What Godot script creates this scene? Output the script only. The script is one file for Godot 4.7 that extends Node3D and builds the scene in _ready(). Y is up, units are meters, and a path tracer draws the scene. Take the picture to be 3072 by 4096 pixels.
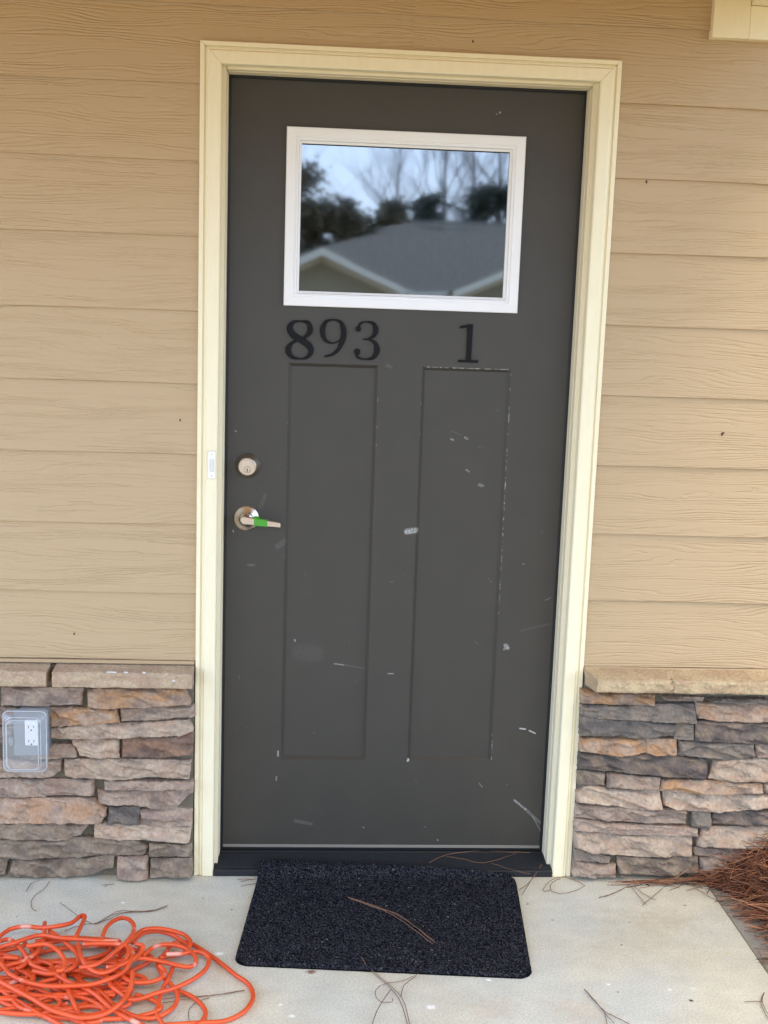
extends Node3D
# Front door of a house with lap siding, stacked stone base, mat and orange cord.
# Units are metres; the face of the door casing is the plane z = 0, the porch slab is y = 0.

var rng := RandomNumberGenerator.new()
var taken := {}

# ------------------------------------------------------------------ helpers
func numbered(called: String) -> String:
	if not taken.has(called):
		taken[called] = 0
		return called
	taken[called] += 1
	return "%s_%03d" % [called, taken[called]]

func thing(called: String, label: String, category: String, at := Vector3.ZERO, group := "") -> Node3D:
	var o := Node3D.new()
	o.name = numbered(called)
	add_child(o)
	o.position = at
	tag(o, label, category, group)
	return o

func tag(o: Node, label: String, category: String, group := "", kind := "") -> void:
	o.set_meta("label", label)
	o.set_meta("category", category)
	if group != "": o.set_meta("group", group)
	if kind != "": o.set_meta("kind", kind)

func mb(smooth := false) -> SurfaceTool:
	var st := SurfaceTool.new()
	st.begin(Mesh.PRIMITIVE_TRIANGLES)
	st.set_smooth_group(0 if smooth else -1)
	return st

func mesh_of(st: SurfaceTool, with_tangents := false) -> ArrayMesh:
	st.generate_normals()
	if with_tangents: st.generate_tangents()
	return st.commit()

func put(m: Mesh, called: String, material: Material, parent: Node = null) -> MeshInstance3D:
	var o := MeshInstance3D.new()
	o.mesh = m
	o.material_override = material
	if parent == null:
		o.name = numbered(called)
		add_child(o)
	else:
		o.name = called
		parent.add_child(o, true)
	return o

func obj(st: SurfaceTool, called: String, material: Material, parent: Node = null, tangents := false) -> MeshInstance3D:
	return put(mesh_of(st, tangents), called, material, parent)

func structure(o: Node, label: String, category: String) -> void:
	tag(o, label, category, "", "structure")

func mat(r: float, g: float, b: float, rough := 0.6, metal := 0.0) -> StandardMaterial3D:
	var m := StandardMaterial3D.new()
	m.albedo_color = Color8(int(r), int(g), int(b))
	m.roughness = rough
	m.metallic = metal
	return m

func noise(sd: int, freq: float, oct := 3, kind := FastNoiseLite.TYPE_SIMPLEX_SMOOTH) -> FastNoiseLite:
	var n := FastNoiseLite.new()
	n.seed = sd
	n.noise_type = kind
	n.frequency = freq
	n.fractal_octaves = oct
	return n

func tri(st: SurfaceTool, a: Vector3, b: Vector3, c: Vector3, out: Vector3) -> void:
	st.add_vertex(a)
	if (c - a).cross(b - a).dot(out) >= 0.0:
		st.add_vertex(b); st.add_vertex(c)
	else:
		st.add_vertex(c); st.add_vertex(b)

func quad(st: SurfaceTool, a: Vector3, b: Vector3, c: Vector3, d: Vector3, out: Vector3) -> void:
	tri(st, a, b, c, out)
	tri(st, a, c, d, out)

func uvert(st: SurfaceTool, p: Vector3, uv: Vector2) -> void:
	st.set_uv(uv)
	st.add_vertex(p)

# box with chamfered edges
func box(st: SurfaceTool, lo: Vector3, hi: Vector3, b := 0.0) -> void:
	var c := (lo + hi) * 0.5
	var h := (hi - lo) * 0.5
	b = min(b, min(h.x, min(h.y, h.z)) * 0.9)
	if b <= 0.0:
		for ax in 3:
			for s in [-1.0, 1.0]:
				var n := Vector3.ZERO; n[ax] = s
				var u := Vector3.ZERO; u[(ax + 1) % 3] = h[(ax + 1) % 3]
				var v := Vector3.ZERO; v[(ax + 2) % 3] = h[(ax + 2) % 3]
				var o := c + n * h[ax]
				quad(st, o - u - v, o + u - v, o + u + v, o - u + v, n)
		return
	var pts := {}
	for ax in 3:
		for sx in [-1, 1]:
			for sy in [-1, 1]:
				for sz in [-1, 1]:
					var s := Vector3(sx, sy, sz)
					var q := Vector3(h.x - b, h.y - b, h.z - b)
					q[ax] = h[ax]
					pts[[ax, sx, sy, sz]] = c + Vector3(q.x * s.x, q.y * s.y, q.z * s.z)
	for ax in 3:
		for s in [-1, 1]:
			var k := []
			for t in [[-1, -1], [1, -1], [1, 1], [-1, 1]]:
				var e := [0, 0, 0]
				e[ax] = s; e[(ax + 1) % 3] = t[0]; e[(ax + 2) % 3] = t[1]
				k.append(pts[[ax, e[0], e[1], e[2]]])
			var n := Vector3.ZERO; n[ax] = s
			quad(st, k[0], k[1], k[2], k[3], n)
	for ax in 3:
		var a1 := (ax + 1) % 3
		var a2 := (ax + 2) % 3
		for s1 in [-1, 1]:
			for s2 in [-1, 1]:
				var e0 := [0, 0, 0]; var e1 := [0, 0, 0]
				e0[ax] = -1; e1[ax] = 1
				e0[a1] = s1; e1[a1] = s1; e0[a2] = s2; e1[a2] = s2
				var n := Vector3.ZERO; n[a1] = s1; n[a2] = s2
				quad(st, pts[[a1, e0[0], e0[1], e0[2]]], pts[[a1, e1[0], e1[1], e1[2]]], pts[[a2, e1[0], e1[1], e1[2]]], pts[[a2, e0[0], e0[1], e0[2]]], n)
	for sx in [-1, 1]:
		for sy in [-1, 1]:
			for sz in [-1, 1]:
				tri(st, pts[[0, sx, sy, sz]], pts[[1, sx, sy, sz]], pts[[2, sx, sy, sz]], Vector3(sx, sy, sz))

# solid of revolution about the z axis through c; prof holds (radius, z) pairs
func lathe(st: SurfaceTool, c: Vector3, prof: Array, n := 40) -> void:
	for k in range(prof.size() - 1):
		var a: Vector2 = prof[k]
		var b: Vector2 = prof[k + 1]
		for i in n:
			var t0 := TAU * i / n
			var t1 := TAU * (i + 1) / n
			var d0 := Vector3(cos(t0), sin(t0), 0)
			var d1 := Vector3(cos(t1), sin(t1), 0)
			var e := b - a
			var out := (d0 + d1) * 0.5 * (e.y) + Vector3(0, 0, -e.x)
			out = out if e.length() > 0 else d0
			var p0 := c + d0 * a.x + Vector3(0, 0, a.y)
			var p1 := c + d1 * a.x + Vector3(0, 0, a.y)
			var q0 := c + d0 * b.x + Vector3(0, 0, b.y)
			var q1 := c + d1 * b.x + Vector3(0, 0, b.y)
			if a.x > 1e-6: tri(st, p0, p1, q0 if b.x <= 1e-6 else q1, out)
			if b.x > 1e-6: tri(st, p0, q1, q0, out)

func catmull(pts: PackedVector3Array, per: int) -> PackedVector3Array:
	var o := PackedVector3Array()
	var n := pts.size()
	for i in n - 1:
		var p0 := pts[max(i - 1, 0)]
		var p1 := pts[i]
		var p2 := pts[i + 1]
		var p3 := pts[min(i + 2, n - 1)]
		for k in per:
			o.append(p1.cubic_interpolate(p2, p0, p3, float(k) / per))
	o.append(pts[n - 1])
	return o

# tube along a path; cols may be empty
func tube(st: SurfaceTool, pts: PackedVector3Array, radii: PackedFloat32Array, sides: int, cols := PackedColorArray()) -> void:
	var n := pts.size()
	var rings := []
	var up := Vector3(0.13, 1, 0.07).normalized()
	for i in n:
		var t := (pts[min(i + 1, n - 1)] - pts[max(i - 1, 0)])
		t = t.normalized() if t.length() > 1e-9 else Vector3.RIGHT
		var s := t.cross(up)
		if s.length() < 0.05: s = t.cross(Vector3.RIGHT)
		s = s.normalized()
		var w := s.cross(t).normalized()
		up = w
		var r := PackedVector3Array()
		for k in sides:
			var a := TAU * k / sides
			r.append(pts[i] + (s * cos(a) + w * sin(a)) * radii[min(i, radii.size() - 1)])
		rings.append(r)
	for i in n - 1:
		for k in sides:
			var k2 := (k + 1) % sides
			var a: Vector3 = rings[i][k]
			var b: Vector3 = rings[i][k2]
			var c: Vector3 = rings[i + 1][k2]
			var d: Vector3 = rings[i + 1][k]
			var out := (a + c) * 0.5 - (pts[i] + pts[i + 1]) * 0.5
			if cols.size() > 0: st.set_color(cols[min(i, cols.size() - 1)])
			quad(st, a, b, c, d, out)
	for e in [0, n - 1]:
		for k in range(1, sides - 1):
			tri(st, rings[e][0], rings[e][k], rings[e][k + 1], pts[e] - pts[1 if e == 0 else n - 2])

func vecs(a: Array) -> PackedVector3Array:
	var o := PackedVector3Array()
	for i in range(0, a.size(), 3): o.append(Vector3(a[i], a[i + 1], a[i + 2]))
	return o

func lin(r: float, g: float, b: float) -> Color:
	return Color8(int(r), int(g), int(b)).srgb_to_linear()

func tex(img: Image) -> ImageTexture:
	img.generate_mipmaps()
	return ImageTexture.create_from_image(img)

# grey grain round 1.0 for multiplying onto colours
func grain_texture(sd: int, size: int, freq: float, oct: int, low: int, high: int) -> ImageTexture:
	var n := noise(sd, freq, oct)
	var img := n.get_seamless_image(size, size)
	img.convert(Image.FORMAT_L8)
	var d := img.get_data()
	for i in d.size(): d[i] = int(lerp(float(low), float(high), d[i] / 255.0))
	return tex(Image.create_from_data(size, size, false, Image.FORMAT_L8, d))

# ------------------------------------------------------------------ materials
var M := {}

func siding_height() -> ImageTexture:
	# embossed cedar grain: contour lines of a stretched noise, deep in places, faint in others
	var w := 1536
	var h := 1020
	var warp := noise(11, 1.0, 3)
	var amp := noise(12, 1.0, 2)
	var fine := noise(13, 1.0, 2)
	var d := PackedByteArray()
	d.resize(w * h)
	for y in h:
		var board := int(y / 170)
		var v := (y % 170) / 170.0
		for x in w:
			var X := x / 640.0 * 1.0      # metres
			var t := v * 23.0 + 5.0 * warp.get_noise_3d(X * 1.15, v * 1.5, board * 7.3) + 0.35 * fine.get_noise_3d(X * 9.0, v * 24.0, board * 3.0)
			var f: float = t - floor(t)
			var line := pow(0.5 + 0.5 * cos(TAU * f), 2.2)
			var a: float = clamp(0.45 + 1.3 * amp.get_noise_3d(X * 2.2, v * 5.0, board * 5.1 + floor(t) * 0.35), 0.06, 1.0)
			d[y * w + x] = int(200.0 - 150.0 * line * a)
	return tex(Image.create_from_data(w, h, false, Image.FORMAT_L8, d))

func make_materials() -> void:
	var fine := grain_texture(3, 512, 0.06, 4, 205, 255)
	var sid := mat(184, 158, 121, 0.62)
	sid.heightmap_enabled = true
	sid.heightmap_texture = siding_height()
	sid.heightmap_scale = 0.26
	M.siding = sid
	M.siding_mark = mat(70, 50, 38, 0.8)
	var cas := mat(240, 229, 194, 0.5)
	var cg := grain_texture(21, 512, 0.03, 3, 249, 255)
	cas.albedo_texture = cg
	cas.uv1_triplanar = true
	cas.uv1_world_triplanar = true
	cas.uv1_scale = Vector3(3, 0.6, 3)
	M.casing = cas
	M.jamb = mat(230, 218, 186, 0.55)
	M.white = mat(234, 233, 231, 0.42)
	var rub := mat(13, 13, 14, 0.5)
	M.rubber = rub
	M.sweep = mat(128, 122, 112, 0.5)
	var sill := mat(36, 38, 44, 0.6)
	sill.albedo_texture = grain_texture(23, 512, 0.05, 4, 120, 255)
	sill.uv1_triplanar = true
	sill.uv1_world_triplanar = true
	sill.uv1_scale = Vector3(5, 5, 5)
	M.sill = sill
	M.nickel = mat(212, 198, 184, 0.3, 1.0)
	M.hole = mat(10, 9, 8, 0.8)
	M.tape = mat(70, 150, 38, 0.6)
	M.number = mat(11, 11, 12, 0.5)
	M.number.metallic_specular = 0.3
	var stone := mat(255, 255, 255, 0.9)
	stone.vertex_color_use_as_albedo = true
	stone.albedo_texture = grain_texture(31, 512, 0.045, 5, 205, 255)
	stone.uv1_triplanar = true
	stone.uv1_world_triplanar = true
	stone.uv1_scale = Vector3(4, 4, 4)
	stone.heightmap_enabled = true
	stone.heightmap_texture = grain_texture(32, 512, 0.03, 5, 0, 255)
	stone.heightmap_scale = 0.25
	M.stone = stone
	var mortar := mat(128, 120, 102, 0.95)
	mortar.albedo_texture = fine
	mortar.uv1_triplanar = true
	mortar.uv1_world_triplanar = true
	mortar.uv1_scale = Vector3(8, 8, 8)
	mortar.heightmap_enabled = true
	mortar.heightmap_texture = fine
	mortar.heightmap_scale = 0.6
	M.mortar = mortar
	M.box_grey = mat(128, 132, 136, 0.5)
	M.plate = mat(225, 226, 230, 0.4)
	var clear := StandardMaterial3D.new()
	clear.albedo_color = Color(0.84, 0.87, 0.88, 0.20)
	clear.transparency = BaseMaterial3D.TRANSPARENCY_ALPHA
	clear.roughness = 0.05
	clear.metallic_specular = 1.0
	M.clear = clear
	var rimm := StandardMaterial3D.new()
	rimm.albedo_color = Color(0.88, 0.90, 0.91, 0.42)
	rimm.transparency = BaseMaterial3D.TRANSPARENCY_ALPHA
	rimm.roughness = 0.1
	rimm.metallic_specular = 1.0
	M.clear_rim = rimm
	var glass := mat(128, 131, 133, 0.03, 1.0)
	glass.heightmap_enabled = true
	glass.heightmap_texture = grain_texture(41, 256, 0.008, 1, 0, 255)
	glass.heightmap_scale = 0.008
	M.glass = glass
	var cord := mat(255, 255, 255, 0.42)
	cord.vertex_color_use_as_albedo = true
	M.cord = cord
	var straw := mat(255, 255, 255, 0.75)
	straw.vertex_color_use_as_albedo = true
	M.straw = straw
	M.soffit = mat(196, 176, 132, 0.7)
	M.ceiling = mat(208, 164, 78, 0.6)
	M.lawn = mat(186, 150, 82, 0.95)
	M.lawn.albedo_texture = grain_texture(51, 512, 0.02, 5, 190, 255)
	M.lawn.uv1_triplanar = true
	M.lawn.uv1_world_triplanar = true
	M.lawn.uv1_scale = Vector3(0.3, 0.3, 0.3)
	M.far_wall = mat(150, 140, 112, 0.8)
	M.far_trim = mat(226, 220, 200, 0.6)
	var sh := mat(172, 164, 148, 0.9)
	sh.albedo_texture = grain_texture(61, 512, 0.05, 4, 90, 255)
	sh.uv1_triplanar = true
	sh.uv1_world_triplanar = true
	sh.uv1_scale = Vector3(0.35, 1.1, 0.35)
	M.shingle = sh
	M.far_glass = mat(60, 68, 76, 0.1)
	M.bark = mat(96, 84, 74, 0.95)
	var leaf := mat(255, 255, 255, 0.8)
	leaf.vertex_color_use_as_albedo = true
	M.leaf = leaf

# ------------------------------------------------------------------ setting
func concrete_image(seed_base: int, w: int, h: int, x0: float, z0: float, mpp: float, spots: Array, base: Color) -> ImageTexture:
	var big := noise(seed_base, 1.6, 4)
	var mid := noise(seed_base + 1, 9.0, 3)
	var grit := noise(seed_base + 2, 160.0, 2)
	var hue := noise(seed_base + 3, 2.3, 2)
	var d := PackedByteArray()
	d.resize(w * h * 3)
	for y in h:
		for x in w:
			var X := x0 + x * mpp
			var Z := z0 + y * mpp
			var k := 1.0 + 0.045 * big.get_noise_2d(X, Z * 1.8) + 0.04 * mid.get_noise_2d(X, Z * 1.5) + 0.10 * grit.get_noise_2d(X, Z)
			var hu := 0.025 * hue.get_noise_2d(X, Z)
			var i := (y * w + x) * 3
			d[i] = int(clamp(base.r * (k + hu), 0, 1) * 255.0)
			d[i + 1] = int(clamp(base.g * k, 0, 1) * 255.0)
			d[i + 2] = int(clamp(base.b * (k - hu * 1.6), 0, 1) * 255.0)
	var edge := noise(seed_base + 5, 60.0, 3)
	var cols := {"w": [Color(0.93, 0.93, 0.91), 0.9], "y": [Color(0.8, 0.74, 0.5), 0.7], "k": [Color(0.16, 0.12, 0.09), 0.85], "b": [Color(0.42, 0.28, 0.2), 0.75], "r": [Color(0.72, 0.56, 0.42), 0.16], "s": [Color(0.70, 0.60, 0.46), 0.14]}
	for s in spots:
		var R: float = s[2]
		for y in range(max(0, int((s[1] - R * 1.6 - z0) / mpp)), min(h, int((s[1] + R * 1.6 - z0) / mpp) + 1)):
			for x in range(max(0, int((s[0] - R * 1.6 - x0) / mpp)), min(w, int((s[0] + R * 1.6 - x0) / mpp) + 1)):
				var X := x0 + x * mpp
				var Z := z0 + y * mpp
				var e := 5.0 if R < 0.02 else 0.6
				var q := Vector2(X - s[0], (Z - s[1]) * 1.3).length() / R + 0.75 * edge.get_noise_2d(X * e, Z * e)
				var a: float = clamp((1.0 - q) * (3.0 if R < 0.02 else 1.3), 0, 1) * cols[s[3]][1]
				if a <= 0.0: continue
				var i := (y * w + x) * 3
				var c: Color = cols[s[3]][0]
				d[i] = int(lerp(float(d[i]), c.r * 255.0, a))
				d[i + 1] = int(lerp(float(d[i + 1]), c.g * 255.0, a))
				d[i + 2] = int(lerp(float(d[i + 2]), c.b * 255.0, a))
	return tex(Image.create_from_data(w, h, false, Image.FORMAT_RGB8, d))

func build_ground() -> void:
	var g := mb()
	quad(g, Vector3(-90, -0.16, 7), Vector3(90, -0.16, 7), Vector3(90, -0.16, -30), Vector3(-90, -0.16, -30), Vector3.UP)
	quad(g, Vector3(-90, -0.16, 7), Vector3(90, -0.16, 7), Vector3(90, -0.75, 26), Vector3(-90, -0.75, 26), Vector3.UP)
	quad(g, Vector3(-90, -0.75, 26), Vector3(90, -0.75, 26), Vector3(90, -0.75, 140), Vector3(-90, -0.75, 140), Vector3.UP)
	structure(obj(g, "ground", M.lawn), "dormant straw coloured lawn around the houses", "ground")
	var spots := [[-0.420,0.393,0.011,"w"],[-0.683,0.145,0.006,"w"],[-0.269,0.607,0.006,"w"],[-0.243,0.651,0.008,"w"],[0.211,0.510,0.007,"w"],[0.065,0.619,0.012,"w"],[0.489,0.530,0.006,"w"],[0.682,0.549,0.004,"w"],[0.627,0.553,0.005,"w"],[0.820,0.392,0.006,"y"],[0.663,0.597,0.006,"k"],[0.417,0.233,0.003,"k"],[0.615,0.243,0.003,"k"],[0.503,0.562,0.003,"k"],[0.787,0.155,0.004,"k"],[0.565,0.355,0.003,"k"],[0.614,0.175,0.002,"k"],[0.708,0.271,0.002,"k"],[0.811,0.296,0.002,"k"],[0.366,0.150,0.004,"b"],[0.207,0.624,0.070,"r"],[0.659,0.312,0.200,"s"],[0.720,0.236,0.100,"s"],[0.401,0.637,0.080,"r"],[0.369,0.148,0.004,"b"],[0.416,0.233,0.002,"k"],[-0.201,0.474,0.012,"b"],[-0.482,0.120,0.003,"k"],[-0.935,0.216,0.002,"k"],[-0.403,0.181,0.003,"k"],[-0.393,0.257,0.030,"s"]]
	var gi := noise(71, 0.16, 3).get_image(2048, 1092)
	var grit := tex(gi)
	# porch slab
	var cm := mat(255, 255, 255, 0.85)
	cm.albedo_texture = concrete_image(81, 1200, 640, -1.25, -0.12, 0.0018, spots, Color8(199, 195, 178))
	cm.heightmap_enabled = true
	cm.heightmap_texture = grit
	cm.heightmap_scale = 0.10
	var s := mb()
	var lo := Vector3(-2.8, -0.16, -0.12)
	var hi := Vector3(0.8845, 0.0, 2.6)
	for t in [[lo.x, -1.25], [-1.25, hi.x]]:
		for z in [[lo.z, 1.03], [1.03, hi.z]]:
			var ps := [Vector3(t[0], 0, z[0]), Vector3(t[1], 0, z[0]), Vector3(t[1], 0, z[1]), Vector3(t[0], 0, z[0]), Vector3(t[1], 0, z[1]), Vector3(t[0], 0, z[1])]
			for p in ps: uvert(s, p, Vector2((p.x + 1.25) / 2.16, (p.z + 0.12) / 1.152))
	s.set_uv(Vector2(0.1, 0.1))
	quad(s, Vector3(lo.x, lo.y, hi.z), Vector3(hi.x, lo.y, hi.z), Vector3(hi.x, 0, hi.z), Vector3(lo.x, 0, hi.z), Vector3.BACK)
	quad(s, Vector3(lo.x, lo.y, lo.z), Vector3(lo.x, lo.y, hi.z), Vector3(lo.x, 0, hi.z), Vector3(lo.x, 0, lo.z), Vector3.LEFT)
	quad(s, Vector3(hi.x, lo.y, lo.z), Vector3(hi.x, lo.y, hi.z), Vector3(hi.x, 0, hi.z), Vector3(hi.x, 0, lo.z), Vector3.RIGHT)
	structure(obj(s, "porch_slab", cm), "pale broom finished concrete porch slab with specks and stains", "slab")
	var cm2 := mat(255, 255, 255, 0.85)
	cm2.albedo_texture = concrete_image(95, 512, 512, 0.0, 0.0, 0.003, [], Color8(152, 148, 138))
	cm2.uv1_triplanar = true
	cm2.uv1_world_triplanar = true
	cm2.uv1_scale = Vector3(0.65, 0.65, 0.65)
	var s2 := mb()
	box(s2, Vector3(0.889, -0.16, -0.12), Vector3(2.0, -0.004, 2.6), 0.002)
	structure(obj(s2, "side_slab", cm2), "greyer concrete slab beyond the joint under pine straw", "slab")
	var s3 := mb()
	box(s3, Vector3(-0.9, -0.16, 2.604), Vector3(0.6, -0.012, 6.5), 0.004)
	structure(obj(s3, "walkway", cm2), "concrete walk leading up to the porch", "path")

# one lap board: slanted face, proud bottom edge; spans are [x0, x1, ylow] sections
func siding_board(parent: Node, k: int, spans: Array) -> void:
	var e := 0.1813
	var y0 := 0.7830 + k * e
	var st := mb()
	var row := ((k % 6) + 6) % 6
	for s in spans:
		var lo: float = max(y0, s[2])
		var hi := y0 + e + 0.006
		var zb := -0.010 - (lo - y0) * 0.045
		var zt := -0.010 - (hi - y0) * 0.045
		var n: int = max(1, int((s[1] - s[0]) / 0.12))
		for i in n:
			var xa: float = lerp(float(s[0]), float(s[1]), float(i) / n)
			var xb: float = lerp(float(s[0]), float(s[1]), float(i + 1) / n)
			# bottom edges wander by a fraction of a millimetre
			var wa := 0.0011 * sin(xa * 3.1 + k * 2.0) + 0.0006 * sin(xa * 11.0 + k)
			var wb := 0.0011 * sin(xb * 3.1 + k * 2.0) + 0.0006 * sin(xb * 11.0 + k)
			var sh := 0.5 if k >= 3 else 0.0
			var q := []
			for c in [[xa, lo + wa, zb], [xb, lo + wb, zb], [xb, hi, zt], [xa, hi, zt]]:
				q.append([Vector3(c[0], c[1], c[2]), Vector2((c[0] + 1.2) / 2.4 + sh, (row + 0.02 + 0.95 * (y0 + e - c[1]) / e) / 6.0)])
			for j in [0, 2, 1, 0, 3, 2]:
				uvert(st, q[j][0], q[j][1])
			st.set_uv(Vector2(0.5, 0.001))
			quad(st, Vector3(xa, lo + wa, zb), Vector3(xb, lo + wb, zb), Vector3(xb, lo + wb, zb - 0.010), Vector3(xa, lo + wa, zb - 0.010), Vector3.DOWN)
	obj(st, "siding_board", M.siding, parent, true)

func build_siding() -> void:
	var w := thing("siding_wall", "tan lap siding wall with embossed wood grain round the door", "wall")
	for k in range(-1, 13):
		var y0 := 0.7830 + k * 0.1813
		var rows := []
		if y0 + 0.1813 < 2.12:
			rows = [[-2.8, -0.5135, 0.0], [0.5135, 3.2, 0.0]]
		elif y0 < 2.13:
			rows = [[-2.8, -0.5135, 0.0], [-0.5135, 0.5135, 2.145], [0.5135, 3.2, 0.0]]
		else:
			rows = [[-2.8, 3.2, 0.0]]
		siding_board(w, k, rows)
	# house wrap and framing behind the boards
	var st := mb()
	box(st, Vector3(-2.8, -0.16, -0.20), Vector3(-0.476, 3.1, -0.027))
	box(st, Vector3(0.476, -0.16, -0.20), Vector3(3.2, 3.1, -0.027))
	box(st, Vector3(-0.476, 2.115, -0.20), Vector3(0.476, 3.1, -0.027))
	box(st, Vector3(-0.476, -0.16, -0.30), Vector3(0.476, 2.115, -0.20))
	obj(st, "sheathing", M.soffit, w)
	for t in [[-0.519, -2.8], [0.519, 3.2]]:
		var d := mb()
		box(d, Vector3(min(t[0], t[1]), 0.5915, -0.022), Vector3(max(t[0], t[1]), 0.6005, -0.004), 0.001)
		obj(d, "starter_strip", M.siding, w)
	# small marks: a nail head, a leaf scrap, flecks
	for s in [[0.6, 1.865, 0.0035], [0.845, 1.235, 0.004], [0.849, 1.238, 0.0025], [-0.56, 1.232, 0.003], [-0.83, 0.668, 0.003], [0.145, 2.18, 0.003], [0.752, 2.215, 0.003]]:
		var f := mb()
		var yk := fposmod(s[1] - 0.7830, 0.1813)
		var c := Vector3(s[0], s[1], -0.0094 - yk * 0.045)
		box(f, c - Vector3(s[2] * 0.6, s[2], 0.0006), c + Vector3(s[2] * 0.6, s[2], 0.0006), 0.0003)
		obj(f, "speck", M.siding_mark, w)

# ------------------------------------------------------------------ stone base
var PAL := {}

func along(a: Array, t: float) -> Vector2:
	var n := a.size() / 2
	var x0: float = a[0]
	var x1: float = a[a.size() - 2]
	var x: float = lerp(x0, x1, t)
	for i in n - 1:
		if x <= a[(i + 1) * 2] or i == n - 2:
			var d: float = max(1e-5, a[(i + 1) * 2] - a[i * 2])
			var f: float = clamp((x - a[i * 2]) / d, 0.0, 1.0)
			return Vector2(x, lerp(float(a[i * 2 + 1]), float(a[i * 2 + 3]), f * f * (3.0 - 2.0 * f)))
	return Vector2(x, a[1])

func stone(parent: Node, kind: String, top: Array, bot: Array, sd: int, called := "stone") -> MeshInstance3D:
	var n1 := noise(sd * 7 + 1, 1.0, 3)
	var n2 := noise(sd * 7 + 2, 1.0, 2)
	var n3 := noise(sd * 7 + 3, 1.0, 3)
	rng.seed = 900 + sd
	var zf := 0.015 + rng.randf() * 0.016
	var tilt := rng.randf_range(0.02, 0.30)
	var zb := -0.02
	var len := along(top, 1).x - along(top, 0).x
	var nu := int(clamp(len / 0.003, 10, 130))
	var nv := 17
	var pts := []
	var cols := []
	var pal: Array = PAL[kind]
	var tone := rng.randf_range(1.0, 1.2)
	var cA: Color = pal[0]
	var cB: Color = pal[1]
	var cC: Color = pal[2]
	var ragged := 0.0022
	for i in nu + 1:
		var u := float(i) / nu
		var T := along(top, u)
		var B := along(bot, u)
		var row := PackedVector3Array()
		var crow := PackedColorArray()
		var hgt: float = max(0.004, T.y - B.y)
		for j in nv + 1:
			var v := float(j) / nv
			v = v - 0.05 * sin(TAU * v)
			var p := T.lerp(B, v)
			var du: float = min(u, 1 - u) * len
			var dv: float = min(v, 1 - v) * hgt
			var edge := 1.0 - smoothstep(0.0, 0.006, min(du, dv))
			p += Vector2(n1.get_noise_2d(p.x * 60, p.y * 60), n1.get_noise_2d(p.x * 60 + 50, p.y * 60)) * ragged * edge
			var r := 0.010
			var d: float = min(min(du, dv) / r, 1.0)
			var round := r * (1.0 - sqrt(max(0.0, 1.0 - (1 - d) * (1 - d))))
			# cleft face: stepped strata and facets
			var t := 2.6 * n2.get_noise_2d(p.x * 6.5, p.y * 19.0 + p.x * 5.0) + 1.1 * n1.get_noise_2d(p.x * 16, p.y * 34)
			var fl: float = floor(t * 2.0)
			var fr: float = t * 2.0 - fl
			var terr: float = clamp((fl + smoothstep(0.38, 0.60, fr)) / 2.0, -1.0, 1.0)
			var rough := 0.0105 * terr + 0.0013 * n3.get_noise_2d(p.x * 70, p.y * 90) + 0.0006 * n3.get_noise_2d(p.x * 190, p.y * 220)
			if kind == "r": rough += 0.006 * (abs(n2.get_noise_2d(p.x * 14, p.y * 60 + p.x * 14)) - 0.25)
			var z: float = zf + (v - 0.4) * tilt * hgt + rough * smoothstep(0.0, 0.5, d) - round
			row.append(Vector3(p.x, p.y, max(z, -0.003)))
			var m := n2.get_noise_2d(p.x * 9 + 31, p.y * 22)
			var m2 := n3.get_noise_2d(p.x * 13 + 77, p.y * 26)
			var c := cA.lerp(cB, smoothstep(-0.25, 0.35, m) * 0.9).lerp(cC, smoothstep(0.0, 0.45, m2) * 0.8)
			var g := tone * (1.0 + 0.16 * n3.get_noise_2d(p.x * 40, p.y * 60) + 0.10 * n1.get_noise_2d(p.x * 130, p.y * 130))
			crow.append(Color(c.r * g, c.g * g, c.b * g))
		pts.append(row)
		cols.append(crow)
	var st := mb(true)
	for i in nu:
		for j in nv:
			for q in [[0, 0], [1, 0], [1, 1], [0, 0], [1, 1], [0, 1]]:
				st.set_color(cols[i + q[0]][j + q[1]])
				st.add_vertex(pts[i + q[0]][j + q[1]])
	# sides back to the mortar
	st.set_smooth_group(-1)
	var ring := []
	for i in nu: ring.append([i, 0])
	for j in nv: ring.append([nu, j])
	for i in nu: ring.append([nu - i, nv])
	for j in nv: ring.append([0, nv - j])
	for k in ring.size():
		var a: Array = ring[k]
		var b: Array = ring[(k + 1) % ring.size()]
		var pa: Vector3 = pts[a[0]][a[1]]
		var pb: Vector3 = pts[b[0]][b[1]]
		st.set_color(cols[a[0]][a[1]])
		var mid := pts[nu / 2][nv / 2] as Vector3
		quad(st, pa, pb, Vector3(pb.x, pb.y, zb), Vector3(pa.x, pa.y, zb), (pa + pb) * 0.5 - mid)
	return obj(st, called, M.stone, parent)

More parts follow.
